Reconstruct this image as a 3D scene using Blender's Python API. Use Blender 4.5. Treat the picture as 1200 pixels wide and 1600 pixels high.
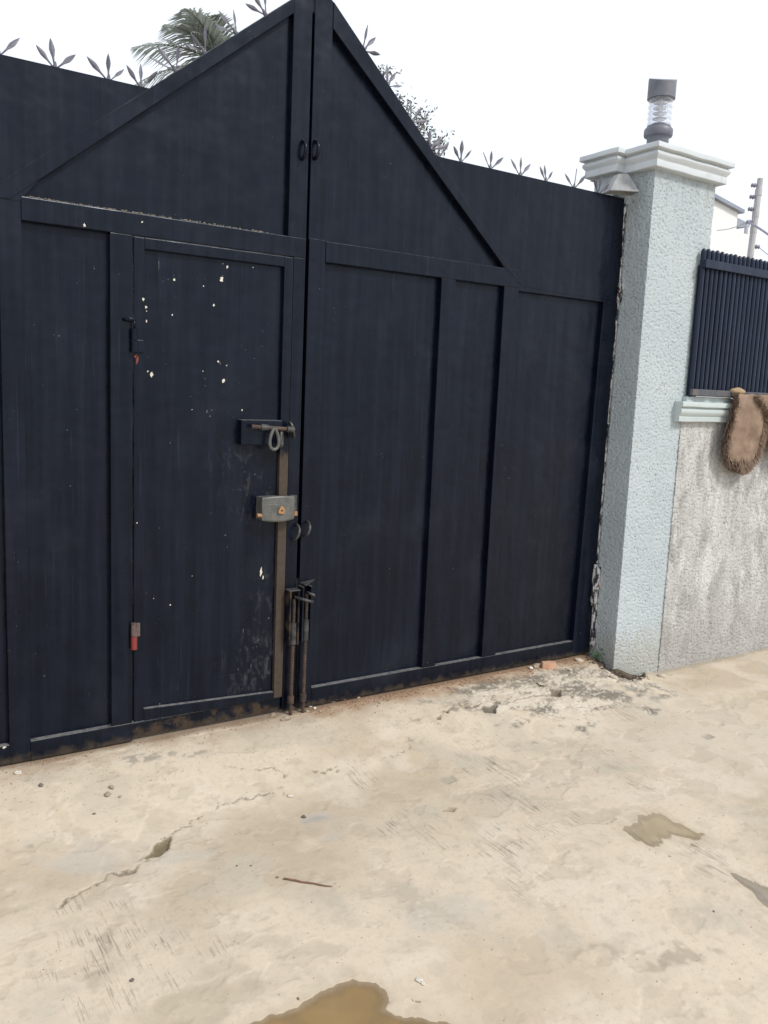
import bpy, bmesh, math, random
import numpy as np
from mathutils import Vector, Matrix

random.seed(7)
rad = math.radians
for o in list(bpy.data.objects):
    bpy.data.objects.remove(o)
S = bpy.context.scene
COL = S.collection

# ------------------------------------------------------------------ camera
CAM = Vector((-1.7825, -3.3545, 1.5038))
YAW, PITCH, ROLL, FPX = 0.58818, 0.14457, -0.04322, 1330.0
_f = Vector((math.sin(YAW)*math.cos(PITCH), math.cos(YAW)*math.cos(PITCH), -math.sin(PITCH)))
_r = Vector((math.cos(YAW), -math.sin(YAW), 0))
_d = _f.cross(_r)
_c, _s = math.cos(ROLL), math.sin(ROLL)
RX, RD, RF = _c*_r + _s*_d, -_s*_r + _c*_d, _f
cd = bpy.data.cameras.new('camera')
cd.sensor_fit = 'VERTICAL'; cd.sensor_height = 24.0
cd.lens = 24.0*FPX/1600.0
cd.clip_start = 0.05; cd.clip_end = 500
cam = bpy.data.objects.new('camera', cd); COL.objects.link(cam)
m = Matrix((RX, -RD, -RF)).transposed().to_4x4(); m.translation = CAM
cam.matrix_world = m
S.camera = cam

# ------------------------------------------------------------------ sky, sun, exposure
SUN_DIR = Vector((0.36, -0.84, 0.92)).normalized()      # towards the sun (right, street side, high)
w = bpy.data.worlds.new('World'); S.world = w; w.use_nodes = True
nt = w.node_tree; bg = nt.nodes['Background']
sky = nt.nodes.new('ShaderNodeTexSky'); sky.sky_type = 'NISHITA'; sky.sun_disc = False
sky.sun_elevation = math.asin(SUN_DIR.z)
sky.sun_rotation = math.atan2(SUN_DIR.x, SUN_DIR.y)
sky.dust_density = 6.0; sky.air_density = 1.0; sky.ozone_density = 1.0
mx = nt.nodes.new('ShaderNodeMix'); mx.data_type = 'RGBA'
mx.inputs[0].default_value = 0.88                        # even white overcast
nt.links.new(sky.outputs[0], mx.inputs[6]); mx.inputs[7].default_value = (9.2, 9.7, 10.5, 1)
nt.links.new(mx.outputs[2], bg.inputs[0]); bg.inputs[1].default_value = 0.10
sl = bpy.data.lights.new('sun', 'SUN'); sl.energy = 2.0; sl.angle = rad(9); sl.color = (1.0, 0.965, 0.90)
so = bpy.data.objects.new('sun', sl); COL.objects.link(so)
so.rotation_euler = SUN_DIR.to_track_quat('Z', 'Y').to_euler(); so.location = (6, -6, 9)
S.view_settings.view_transform = 'Standard'; S.view_settings.look = 'None'
S.view_settings.exposure = 0.28; S.view_settings.gamma = 1.0; S.view_settings.use_curve_mapping = False
S.render.engine = 'CYCLES'; S.cycles.max_bounces = 8; S.cycles.transparent_max_bounces = 12

# ------------------------------------------------------------------ numpy noise
def _hash(ix, iy, seed):
    h = (ix.astype(np.int64)*374761393 + iy.astype(np.int64)*668265263 + seed*1442695041) & 0xffffffff
    h = ((h ^ (h >> 13))*1274126177) & 0xffffffff
    return ((h ^ (h >> 16)) & 0xffff)/65535.0
def vnoise(x, y, seed=0):
    x = np.asarray(x, float); y = np.asarray(y, float)
    ix = np.floor(x); iy = np.floor(y); fx = x-ix; fy = y-iy
    ang = lambda a, b: _hash(a, b, seed)*6.2831853
    u = fx*fx*fx*(fx*(fx*6-15)+10); v = fy*fy*fy*(fy*(fy*6-15)+10)
    def g(a, b, dx, dy):
        t = ang(a, b); return np.cos(t)*dx + np.sin(t)*dy
    n00 = g(ix, iy, fx, fy); n10 = g(ix+1, iy, fx-1, fy)
    n01 = g(ix, iy+1, fx, fy-1); n11 = g(ix+1, iy+1, fx-1, fy-1)
    return 1.5*((n00*(1-u)+n10*u)*(1-v) + (n01*(1-u)+n11*u)*v)
def fbm(x, y, oct=4, seed=0):
    t = 0; a = 1.0; s = 0
    for i in range(oct):
        t = t + a*vnoise(x*2**i, y*2**i, seed+i*17); s += a; a *= .5
    return t/s*1.4
def sstep(a, b, x):
    t = np.clip((x-a)/(b-a), 0, 1); return t*t*(3-2*t)

# ------------------------------------------------------------------ pixel -> place
def ray(px, py):
    return (px-600)/FPX*RX + (py-800)/FPX*RD + RF
def onY(px, py, Y):
    d = ray(px, py); return CAM + d*((Y-CAM.y)/d.y)
def zbase(X, Y):
    """driveway level: a low apron at the gate that falls to the street side"""
    X = np.asarray(X, float); Y = np.asarray(Y, float)
    s = 1-sstep(-.70, -.05, Y)
    zl = np.interp(X, [1.93, 2.0, 2.06, 2.12, 2.20, 2.32, 2.6], [0, -.008, -.032, -.064, -.090, -.112, -.116])
    return zl*(1-s) - .105*s
def gp(px, py):
    d = ray(px, py); z = -.05
    for _ in range(40):
        p = CAM + d*((z-CAM.z)/d.z); z += .3*(float(zbase(p.x, p.y))-z)
    return Vector((p.x, p.y, z))

# ------------------------------------------------------------------ object helpers
def link(name, me, parent=None, mat=None):
    o = bpy.data.objects.new(name, me); COL.objects.link(o)
    if parent: o.parent = parent
    if mat is not None and me is not None and not me.materials: me.materials.append(mat)
    return o
def tag(o, label, cat, group=None, kind=None):
    o['label'] = label
    if cat: o['category'] = cat
    if group: o['group'] = group
    if kind: o['kind'] = kind
    return o
def empty(name, loc, label, cat, group=None):
    o = link(name, None); o.location = loc; o.empty_display_size = .1
    return tag(o, label, cat, group)
def fin(bm, smooth=False):
    bmesh.ops.recalc_face_normals(bm, faces=bm.faces)
    me = bpy.data.meshes.new('m'); bm.to_mesh(me); bm.free()
    if smooth:
        for p in me.polygons: p.use_smooth = True
    return me
def finish(name, bm, mat, parent=None, smooth=False, at=None):
    """link bm (in world coordinates) under parent, whose matrix is a plain translation"""
    off = Vector((0, 0, 0))
    p = parent
    while p: off += p.location; p = p.parent
    if off.length: bmesh.ops.translate(bm, verts=bm.verts, vec=-off)
    me = fin(bm, smooth); me.name = name
    return link(name, me, parent, mat)
def autosmooth(me, ang=40):
    me.polygons.foreach_set('use_smooth', [True]*len(me.polygons))
    me.update()
    bm = bmesh.new(); bm.from_mesh(me)
    for e in bm.edges:
        if len(e.link_faces) == 2 and e.calc_face_angle() > rad(ang): e.smooth = False
    bm.to_mesh(me); bm.free()
def box(bm, x0, x1, y0, y1, z0, z1, bev=.0025):
    r = bmesh.ops.create_cube(bm, size=1)
    vs = r['verts']
    for v in vs:
        v.co = Vector((x0+(v.co.x+.5)*(x1-x0), y0+(v.co.y+.5)*(y1-y0), z0+(v.co.z+.5)*(z1-z0)))
    if bev:
        es = list({e for v in vs for e in v.link_edges})
        bmesh.ops.bevel(bm, geom=es, offset=bev, segments=2, affect='EDGES', profile=.6)
def prism(bm, pts, y0, y1, bev=.0025):
    """polygon in the XZ plane, extruded from y0 (front) to y1"""
    a = [bm.verts.new((x, y0, z)) for x, z in pts]; b = [bm.verts.new((x, y1, z)) for x, z in pts]
    n = len(pts); fs = [bm.faces.new(a), bm.faces.new(b[::-1])]
    for i in range(n):
        fs.append(bm.faces.new((a[i], b[i], b[(i+1) % n], a[(i+1) % n])))
    if bev:
        es = list({e for f in fs for e in f.edges})
        bmesh.ops.bevel(bm, geom=es, offset=bev, segments=2, affect='EDGES', profile=.6)
def tube(bm, pts, r, n=10, cap=True):
    pts = [Vector(p) for p in pts]; rs = r if isinstance(r, (list, tuple)) else [r]*len(pts)
    rings = []; up = None
    for i, p in enumerate(pts):
        t = (pts[min(i+1, len(pts)-1)] - pts[max(i-1, 0)]).normalized()
        if up is None:
            up = Vector((0, 0, 1)) if abs(t.z) < .9 else Vector((0, 1, 0))
        u = (up - t*up.dot(t)).normalized(); v = t.cross(u); up = u
        rings.append([bm.verts.new(p + (u*math.cos(k*2*math.pi/n) + v*math.sin(k*2*math.pi/n))*rs[i]) for k in range(n)])
    for a, b in zip(rings, rings[1:]):
        for k in range(n): bm.faces.new((a[k], a[(k+1) % n], b[(k+1) % n], b[k]))
    if cap: bm.faces.new(rings[0][::-1]); bm.faces.new(rings[-1])
def lathe(bm, prof, c, n=32, close=True):
    c = Vector(c); rings = []
    for r, z in prof:
        rings.append([bm.verts.new(c + Vector((r*math.cos(k*2*math.pi/n), r*math.sin(k*2*math.pi/n), z))) for k in range(n)])
    for a, b in zip(rings, rings[1:]):
        for k in range(n): bm.faces.new((a[k], a[(k+1) % n], b[(k+1) % n], b[k]))
    if close: bm.faces.new(rings[0][::-1]); bm.faces.new(rings[-1])

# ------------------------------------------------------------------ material helpers
class NM:
    def __init__(s, name):
        s.m = bpy.data.materials.new(name); s.m.use_nodes = True; s.t = s.m.node_tree
        s.b = s.t.nodes['Principled BSDF']; s.g = s.t.nodes.new('ShaderNodeNewGeometry')
    def n(s, ty, **k):
        x = s.t.nodes.new(ty)
        for a, b in k.items(): setattr(x, a, b)
        return x
    def l(s, a, b): s.t.links.new(a, b)
    def pos(s, scale=(1, 1, 1)):
        v = s.n('ShaderNodeVectorMath', operation='MULTIPLY'); s.l(s.g.outputs['Position'], v.inputs[0]); v.inputs[1].default_value = scale
        return v.outputs[0]
    def noise(s, scale, detail=4, rough=.55, vec=None, dist=0):
        x = s.n('ShaderNodeTexNoise'); x.inputs['Scale'].default_value = scale; x.inputs['Detail'].default_value = detail
        x.inputs['Roughness'].default_value = rough; x.inputs['Distortion'].default_value = dist
        s.l(vec if vec is not None else s.g.outputs['Position'], x.inputs['Vector']); return x.outputs['Fac']
    def ramp(s, v, a, b, c=0., d=1.):
        x = s.n('ShaderNodeMapRange'); x.interpolation_type = 'SMOOTHSTEP'
        s.l(v, x.inputs[0])
        for i, q in enumerate((a, b, c, d)): x.inputs[i+1].default_value = q
        return x.outputs[0]
    def math(s, op, a, b=0.):
        x = s.n('ShaderNodeMath', operation=op)
        for i, q in enumerate((a, b)):
            if isinstance(q, (int, float)): x.inputs[i].default_value = q
            else: s.l(q, x.inputs[i])
        return x.outputs[0]
    def mix(s, f, a, b):
        x = s.n('ShaderNodeMix', data_type='RGBA')
        for i, q in ((0, f), (6, a), (7, b)):
            if isinstance(q, (int, float)): x.inputs[i].default_value = q
            elif isinstance(q, tuple): x.inputs[i].default_value = (*q, 1)
            else: s.l(q, x.inputs[i])
        return x.outputs[2]
    def col(s, c):
        if isinstance(c, tuple): s.b.inputs['Base Color'].default_value = (*c, 1)
        else: s.l(c, s.b.inputs['Base Color'])
    def set(s, k, v):
        if isinstance(v, (int, float)): s.b.inputs[k].default_value = v
        else: s.l(v, s.b.inputs[k])
    def bump(s, h, strength=.3, dist=.01, prev=None):
        x = s.n('ShaderNodeBump'); x.inputs['Strength'].default_value = strength; x.inputs['Distance'].default_value = dist
        s.l(h, x.inputs['Height'])
        if prev is not None: s.l(prev, x.inputs['Normal'])
        s.l(x.outputs[0], s.b.inputs['Normal']); return x.outputs[0]
    def sep(s):
        x = s.n('ShaderNodeSeparateXYZ'); s.l(s.g.outputs['Position'], x.inputs[0]); return x.outputs
    def nrmz(s):
        x = s.n('ShaderNodeSeparateXYZ'); s.l(s.g.outputs['True Normal'], x.inputs[0]); return x.outputs[2]

def paint(name, bare=None, worn=1.0, rusty=0.0, tone=None, scuffs=()):
    """old navy gloss paint: streaks, dust on ledges, chips, rust at the foot"""
    M = NM(name)
    streak = M.noise(1, 5, .6, M.pos((26, 26, 1.4)))
    blot = M.noise(3.1, 5, .6)
    c0, c1 = tone or ((.0016, .0029, .0080), (.0056, .0080, .0168))
    c = M.mix(M.ramp(streak, .35, .75), c0, c1)
    c = M.mix(M.ramp(blot, .5, .78, 0, .6), c, (.0135, .0165, .0260))
    drips = M.ramp(M.noise(1, 3, .5, M.pos((60, 60, 2.2))), .64, .76, 0, .35)
    c = M.mix(drips, c, (.022, .028, .046))
    runs = M.math('MULTIPLY', M.ramp(M.noise(1, 4, .6, M.pos((34, 34, .7))), .66, .78, 0, .5), M.ramp(M.noise(2.2, 3), .50, .66))
    c = M.mix(runs, c, (.050, .036, .026))
    for ctr, r_, am in scuffs:
        dv = M.n('ShaderNodeVectorMath', operation='DISTANCE'); M.l(M.g.outputs['Position'], dv.inputs[0]); dv.inputs[1].default_value = ctr
        k = M.math('MULTIPLY', M.ramp(dv.outputs['Value'], r_, r_*.2), M.ramp(M.noise(1, 6, .72, M.pos((28, 28, 13)), .8), .50, .68, 0, am)); c = M.mix(k, c, (.10, .105, .115))
    spk = M.ramp(M.noise(95, 2, .5), .74-.02*worn, .80, 0, .55*worn)
    spk = M.math('MULTIPLY', spk, M.ramp(M.noise(4.5, 3), .48, .62))
    c = M.mix(spk, c, (.22, .22, .22))
    z = M.sep()[2]
    wob = M.math('ADD', z, M.math('MULTIPLY', M.math('SUBTRACT', M.noise(22, 4), .5), -.10))
    foot = M.ramp(wob, .045, .0, 0, .8)
    c = M.mix(foot, c, (.060, .047, .034))
    if rusty:
        c = M.mix(M.ramp(M.noise(14, 5, .65), .62-.2*rusty, .72-.1*rusty, 0, .9), c, (.060, .040, .026))
    up = M.math('MULTIPLY', M.ramp(M.nrmz(), .88, .98), M.ramp(M.noise(30, 4), .25, .6, .35, .9))
    c = M.mix(up, c, (.19, .187, .183))
    if bare:
        k = M.ramp(M.math('ADD', M.noise(16, 5, .6, M.pos((1, 1, .35))), M.ramp(z, bare[0], bare[1], -.35, .25)), .42, .60)
        c = M.mix(k, c, M.mix(M.noise(40, 4), (.078, .066, .053), (.046, .028, .019)))
    M.col(c)
    M.set('Roughness', M.ramp(M.noise(7, 4), .3, .75, .22, .40))
    M.set('Specular IOR Level', .25); M.b.inputs['Specular Tint'].default_value = (.78, .88, 1.0, 1)
    p = M.bump(M.noise(3.0, 3), .5, .03)
    p = M.bump(M.noise(190, 3), .10, .002, p)
    M.bump(streak, .08, .004, p)
    return M.m
NAVY = paint('navy_gate_paint')
NAVY_DOOR = paint('navy_door_paint_scuffed', worn=1.6, scuffs=(((-.20, .018, .98), .17, .30), ((-.18, .018, .25), .26, .38), ((-.30, .018, 1.15), .2, .18), ((-.15, .018, .6), .22, .2)))
NAVY_BARE = paint('navy_paint_worn_to_primer', bare=(1.36, 1.05))
NAVY_RUST = paint('navy_paint_rusting', rusty=.7)

def metal(name, c1, c2, rough=.55, mt=.3, sc=40):
    M = NM(name)
    M.col(M.mix(M.ramp(M.noise(sc, 5, .65), .35, .65), c1, c2)); M.set('Roughness', rough); M.set('Metallic', mt)
    M.bump(M.noise(sc*4, 3), .4, .002); return M.m
RUST = metal('rusty_steel', (.060, .048, .040), (.115, .070, .050), .8, .1)
DARKRUST = metal('dark_rusty_rebar', (.030, .026, .024), (.085, .050, .036), .8, .1, 22)
DARKSTEEL = metal('dark_weathered_steel', (.030, .032, .036), (.080, .078, .078), .5, .3)
GREYSTEEL = metal('grey_weathered_steel', (.085, .090, .088), (.13, .13, .12), .5, .25, 25)
BRASS = metal('dull_brass', (.42, .24, .12), (.30, .17, .09), .4, .5)
REDPAINT = metal('red_hinge_paint', (.24, .022, .02), (.14, .03, .025), .55, 0)
PINKSTEEL = metal('faded_hinge_steel', (.14, .09, .08), (.07, .055, .055), .6, .1)
BLADE = metal('spike_grey_paint', (.085, .085, .115), (.13, .125, .155), .5, .1, 30)

def stucco(name, c1, c2, stains=0, ground=-.1):
    M = NM(name)
    c = M.mix(M.ramp(M.noise(1.6, 5, .6), .35, .7), c1, c2)
    if stains:
        v = M.noise(1, 6, .68, M.pos((13, 13, 4.5)), .5)
        c = M.mix(M.ramp(v, .44, .64, 0, .7), c, (.27, .265, .25))
        c = M.mix(M.ramp(M.noise(1, 6, .7, M.pos((9, 9, 3.5)), .4), .50, .64, 0, .7), c, (.60, .60, .59))
        c = M.mix(M.ramp(M.noise(60, 4, .65), .55, .70, 0, .5), c, (.27, .265, .255))
        z = M.sep()[2]
        c = M.mix(M.ramp(M.math('ADD', z, M.math('MULTIPLY', M.noise(7, 4), -.5)), .25, -.35, 0, .6), c, (.30, .285, .26))
    else:
        c = M.mix(M.ramp(M.noise(1, 5, .65, M.pos((14, 14, .9))), .56, .78, 0, .35), c, (.42, .46, .45))
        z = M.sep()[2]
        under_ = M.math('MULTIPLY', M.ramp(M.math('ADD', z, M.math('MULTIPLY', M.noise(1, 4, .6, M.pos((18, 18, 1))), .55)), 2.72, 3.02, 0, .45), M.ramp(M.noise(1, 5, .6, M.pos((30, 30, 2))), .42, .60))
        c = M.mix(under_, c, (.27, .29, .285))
        foot = M.ramp(M.math('ADD', z, M.math('MULTIPLY', M.noise(11, 5, .65), -.34)), .08, -.20, 0, .75)
        c = M.mix(foot, c, (.36, .35, .31))
    c = M.mix(M.math('MULTIPLY', M.ramp(M.noise(105, 2, .5), .61, .68, 0, .8), M.ramp(M.noise(6, 3), .35, .62, .25, 1)), c, (.13, .13, .125))
    M.col(c); M.set('Roughness', .85); M.set('Specular IOR Level', .25)
    M.bump(M.noise(130, 4, .6), .5, .004); return M.m
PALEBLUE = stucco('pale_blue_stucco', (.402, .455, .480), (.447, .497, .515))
GREYWALL = stucco('stained_grey_stucco', (.45, .445, .435), (.51, .505, .495), stains=1)
def plaster(name, c1, c2, rough=.8):
    M = NM(name)
    c = M.mix(M.ramp(M.noise(3, 5, .6), .35, .7), c1, c2)
    c = M.mix(M.ramp(M.noise(1, 5, .65, M.pos((22, 22, 5))), .56, .76, 0, .4), c, (.38, .38, .37))
    M.col(c); M.set('Roughness', rough); M.bump(M.noise(55, 5, .6), .25, .004); return M.m
CORNICE = plaster('cornice_paint', (.46, .50, .525), (.52, .555, .575))
COPING = plaster('coping_paint', (.43, .49, .49), (.48, .53, .525))
HOUSEWALL = plaster('house_render', (.70, .71, .70), (.76, .76, .75))
ROOFM = plaster('grey_blue_roof', (.22, .25, .31), (.28, .31, .37))
POLEM = plaster('pole_white_paint', (.46, .455, .47), (.37, .365, .38))
FENCEM = paint('fence_navy_paint', worn=1.5, tone=((.012, .017, .034), (.022, .029, .052)))
FENCEDUST = metal('dusty_fence_steel', (.060, .066, .085), (.11, .105, .105), .6, 0, 14)

# ------------------------------------------------------------------ the ground
def axis(fine0, fine1, step, far):
    a = list(np.arange(fine0, fine1+1e-6, step)); d = step; x = fine0; L = []
    while x > -far: d *= 1.6; x -= d; L.append(x)
    d = step; x = fine1; Rr = []
    while x < far: d *= 1.6; x += d; Rr.append(x)
    return np.array(L[::-1]+a+Rr)
gx = axis(-1.75, 3.4, .0065, 70); gy = axis(-2.65, .10, .0050, 70)
GX, GY = np.meshgrid(gx, gy)
def poly_sd(X, Y, pts):
    """signed distance to a polygon (negative inside), X,Y arrays"""
    d = np.full(X.shape, 1e9); ins = np.zeros(X.shape, bool); n = len(pts)
    for i in range(n):
        ax, ay = pts[i]; bx, by = pts[(i+1) % n]; ex, ey = bx-ax, by-ay
        t = np.clip(((X-ax)*ex+(Y-ay)*ey)/(ex*ex+ey*ey+1e-12), 0, 1)
        d = np.minimum(d, (X-ax-t*ex)**2+(Y-ay-t*ey)**2)
        cond = ((ay > Y) != (by > Y)) & (X < (bx-ax)*(Y-ay)/(by-ay+1e-12)+ax); ins ^= cond
    d = np.sqrt(d); return np.where(ins, -d, d)
def line_d(X, Y, pts):
    d = np.full(X.shape, 1e9); tt = np.zeros(X.shape); n = len(pts)-1
    for i in range(n):
        ax, ay = pts[i]; bx, by = pts[i+1]; ex, ey = bx-ax, by-ay
        t = np.clip(((X-ax)*ex+(Y-ay)*ey)/(ex*ex+ey*ey+1e-12), 0, 1)
        q = (X-ax-t*ex)**2+(Y-ay-t*ey)**2; k = q < d
        d = np.where(k, q, d); tt = np.where(k, (i+t)/n, tt)
    return np.sqrt(d), tt
def G2(L): return [tuple(gp(*q)[:2]) for q in L]
Z = zbase(GX, GY)
near = (np.abs(GX-.8) < 3.2) & (GY > -3.2) & (GY < .4)
Z = Z + near*(.005*fbm(GX*1.1, GY*1.1, 3, 3) + .0014*fbm(GX*11, GY*11, 3, 8))*(1-sstep(-.12, .0, GY))
col = np.zeros(GX.shape+(3,)); 
def lay(mask, c):
    global col
    mask = np.clip(mask, 0, 1)[..., None]; col = col*(1-mask)+np.array(c)*mask
col[:] = (.565, .480, .372)
n1 = fbm(GX*.9, GY*.9, 5, 21); n2 = fbm(GX*2.7+4, GY*2.7, 5, 31); n3 = fbm(GX*9, GY*9, 4, 41); n4 = fbm(GX*30, GY*30, 3, 51)
lay(sstep(-.15, .40, n1)*.8, (.445, .365, .268))
lay(sstep(.05, .5, n2)*.7, (.590, .515, .415))
lay(sstep(.12, .5, -n2)*.6, (.455, .405, .325))
lay(sstep(.1, .55, n3)*.28, (.36, .315, .245))
lay(sstep(.25, .6, n4)*.22, (.33, .285, .22))
lay(sstep(.3, .6, fbm(GX*70, GY*70, 2, 57))*.15, (.27, .235, .185))
NB = [fbm(GX*7+i*31, GY*7, 4, 60+i) for i in range(4)]
def blob(px, py, r, e=1.0, seed=0, rot=0., wob=.6):
    c = gp(px, py); dx, dy = GX-c.x, GY-c.y
    u = dx*math.cos(rot)+dy*math.sin(rot); v = (-dx*math.sin(rot)+dy*math.cos(rot))/e
    return 1-np.hypot(u, v)/r + wob*NB[seed % 4]
# pale slab area at right, warm sandy film, cool patches
lay(sstep(.0, .9, blob(1120, 1150, .75, 1, 1))*.6, (.53, .465, .375))
lay(sstep(.0, .8, blob(760, 1520, .33, .5, 2))*.4, (.50, .405, .295))
lay(sstep(0, .8, blob(900, 1540, .22, .5, 3))*.35, (.50, .41, .305))
for q in ((500, 1275, .10), (520, 1308, .06), (130, 1345, .22), (700, 1430, .22), (270, 1345, .16)):
    lay(sstep(.1, .9, blob(*q, .6, int(q[0])))*.5, (.43, .41, .375))
lay(sstep(.2, .7, blob(495, 1280, .085, .6, 77))*.5, (.30, .29, .275))
for q in ((1090, 1490, .13), (1000, 1500, .10), (1120, 1560, .12), (930, 1490, .10), (170, 1460, .12), (150, 1530, .14)):
    lay(sstep(.0, .9, blob(*q, .7, int(q[1]+q[0]), 0, .9))*sstep(-.15, .3, fbm(GX*16, GY*16, 4, 431))*.6, (.30, .25, .19))
lay(sstep(.2, .8, blob(470, 1350, .30, .35, 81, .3))*.5, (.42, .35, .255))
lay(sstep(.2, .8, blob(300, 1575, .40, .4, 82, .2))*.55, (.37, .31, .225))
# weathered broken apron by the pillar
ap = blob(860, 1078, .74, .40, 5, -.15, .7)
hf = fbm(GX*26, GY*40, 4, 78); hf2 = fbm(GX*60, GY*75, 3, 79)
lay(sstep(0, .5, ap)*.75, (.57, .505, .415))
lay(sstep(.0, .30, ap)*sstep(-.12, .30, fbm(GX*3.4+2, GY*5.5, 5, 71)+.40*hf+.22*hf2)*.9, (.160, .140, .112))
lay(sstep(.0, .3, ap)*sstep(.16, .30, fbm(GX*9+2, GY*14, 4, 75)+.35*hf2)*.75, (.185, .160, .125))
lay(sstep(.05, .4, ap)*sstep(.20, .42, hf)*.6, (.66, .60, .51))
crk = 1-sstep(.0, .05, np.abs(fbm(GX*4.5+7, GY*6.5, 4, 441))); crk = crk*sstep(.1, .5, ap)*sstep(0, .3, fbm(GX*5, GY*5, 2, 447))
Z = Z - .004*crk - .002*sstep(.1, .4, hf)*sstep(.1, .5, ap); lay(crk*.7, (.13, .105, .078))
ap2 = blob(1000, 1080, .22, .6, 6)
lay(sstep(0.1, .5, ap2)*sstep(-.05, .3, fbm(GX*8, GY*8, 4, 72))*.7, (.24, .225, .20))
for q in ((235, 1180, .16, .3), (310, 1175, .10, .3), (60, 1315, .06, .5)):
    lay(sstep(.1, .6, blob(q[0], q[1], q[2], q[3], int(q[0])))*sstep(-.05, .25, fbm(GX*22, GY*22, 3, 73))*.6, (.20, .185, .16))
# thin worn-off skin of cement: real little ledges
ln_ = fbm(GX*2.6+9, GY*2.6, 6, 401); rg_ = sstep(-.1, .3, fbm(GX*.8, GY*.8+3, 3, 411))
fl = sstep(.10, .125, ln_)*rg_; Z = Z - .0022*fl*near*(GY < -.05); lay(fl*.22, (.42, .355, .27))
ln2 = fbm(GX*6+3, GY*6, 5, 421); fl2 = sstep(.30, .33, ln2); Z = Z - .0016*fl2*near*(GY < -.05); lay(fl2*.25, (.38, .315, .235))
# rust-brown dirt along the gate foot
nl = fbm(GX*6, GY*6, 4, 90)
foot = sstep(-.16, -.01, GY + .06*nl)*(GY < .3)*(GX > -2.2)*(GX < 1.95)
lay(foot*sstep(.0, .25, GX+.15*nl)*.85, (.36, .215, .125))
lay(foot*sstep(-.3, .3, nl+.1)*.45, (.30, .20, .13))
lay(sstep(-.05, -.005, GY+.02*nl)*(GX < 1.96)*(GX > -2.2)*(GY < .3)*.7, (.17, .115, .075))
lay((GY > .3)*1.0, (.30, .27, .22))
# dirty joint along pillar and wall
jd = np.abs(GY+.19)+np.where(GX < 2.0, (2.0-GX)*2, 0)
lay(sstep(.055, .0, jd+.03*nl)*.6, (.26, .235, .19))
wet = np.zeros(GX.shape)
# cracks: (pixel path, width, depth, darkness)
CR = [([(75, 1425), (100, 1408), (130, 1393), (150, 1380), (172, 1367), (205, 1360), (232, 1338), (248, 1318), (268, 1302), (300, 1283), (325, 1268), (345, 1255), (378, 1246), (430, 1237)], .0055, .007, .75),
      ([(345, 1192), (385, 1203), (415, 1200), (438, 1203), (449, 1218)], .004, .005, .65),
      ([(487, 1206), (508, 1206), (520, 1197), (533, 1204)], .0045, .006, .65),
      ([(600, 1184), (625, 1178), (638, 1166), (640, 1150)], .004, .005, .55),
      ([(680, 1130), (690, 1115), (704, 1106), (735, 1104), (757, 1098)], .008, .012, .9),
      ([(757, 1098), (800, 1095), (850, 1085), (870, 1080), (905, 1090)], .006, .008, .7),
      ([(436, 1226), (446, 1242)], .004, .004, .5), ([(870, 1080), (880, 1060), (925, 1035)], .005, .006, .6),
      ([(930, 1022), (950, 1032), (965, 1048), (985, 1054), (1010, 1052), (1040, 1060)], .010, .014, .85)]
for k, (pp, wd, dp, dk) in enumerate(CR):
    P = G2(pp); j = .02; wd *= .75; dp *= .8
    d, t = line_d(GX+j*fbm(GX*28, GY*28, 3, 100+k), GY+j*fbm(GX*28, GY*28, 3, 140+k), P)
    ww = wd*(.30+1.35*np.clip(fbm(t*11, t*0+k+.5, 3, 5)*1.6+.4, 0, 1.5))*np.minimum(1, np.minimum(t, 1-t)*9+.2)
    mk = sstep(ww*1.25, ww*.35, d)
    Z = Z - dp*mk
    lay(mk*dk, (.105, .082, .055))
    lay(sstep(.03, .0, d)*.12, (.33, .28, .215))
# holes: wedge spall on the long crack, soil pockets by the pillar, little dents
def hole(L, depth, c, dk, soft=.012, wob=.012, seed=0):
    global Z
    sd = poly_sd(GX, GY, G2(L)) + wob*fbm(GX*24, GY*24, 3, 200+seed)
    mk = sstep(soft, -soft, sd); Z = Z - depth*mk; lay(sstep(soft*1.6, soft*.2, sd)*dk, c)
hole([(230, 1340), (247, 1318), (267, 1306), (263, 1325), (248, 1337)], .014, (.150, .118, .066), .95, .005, .008, 1)
hole([(940, 1034), (965, 1036), (990, 1032), (1004, 1040), (1006, 1057), (985, 1061), (966, 1056), (950, 1046)], .025, (.070, .052, .034), .95, .008, .015, 2)
hole([(918, 1023), (940, 1012), (962, 1036), (950, 1046), (935, 1036)], .02, (.085, .062, .042), .9, .008, .015, 3)
hole([(755, 1105), (775, 1103), (772, 1114), (757, 1112)], .014, (.10, .085, .065), .9, .006, .01, 4)
hole([(860, 1078), (876, 1078), (874, 1088), (860, 1087)], .014, (.14, .11, .08), .9, .006, .01, 5)
hole([(686, 1213), (705, 1212), (714, 1220), (700, 1226), (690, 1221)], .004, (.36, .315, .245), .7, .006, .004, 6)
hole([(693, 1267), (703, 1261), (713, 1263), (708, 1268)], .007, (.27, .225, .155), .8, .004, .004, 7)
hole([(1095, 1150), (1105, 1147), (1116, 1151), (1105, 1155)], .005, (.30, .27, .22), .7, .006, .004, 8)
# trowel/broom scour marks (relief mask drives the material's scratches)
scr = np.zeros(GX.shape)
for q in ((820, 1260, .34, .55, 1.25), (800, 1330, .30, .5, 1.25), (760, 1190, .30, .6, 1.2), (650, 1300, .2, .7, 1.2),
          (170, 1440, .20, .8, 1.4), (130, 1530, .22, .7, 1.5), (240, 1480, .20, .7, 1.4), (1100, 1340, .2, .5, 1.2),
          (960, 1100, .25, .5, 1.0), (320, 1460, .15, .6, 1.4), (560, 1210, .12, .6, 1.3), (980, 1200, .3, .5, 1.2)):
    scr = np.maximum(scr, sstep(-.1, .6, blob(q[0], q[1], q[2], q[3], int(q[0]+q[1]), q[4])))
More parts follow.
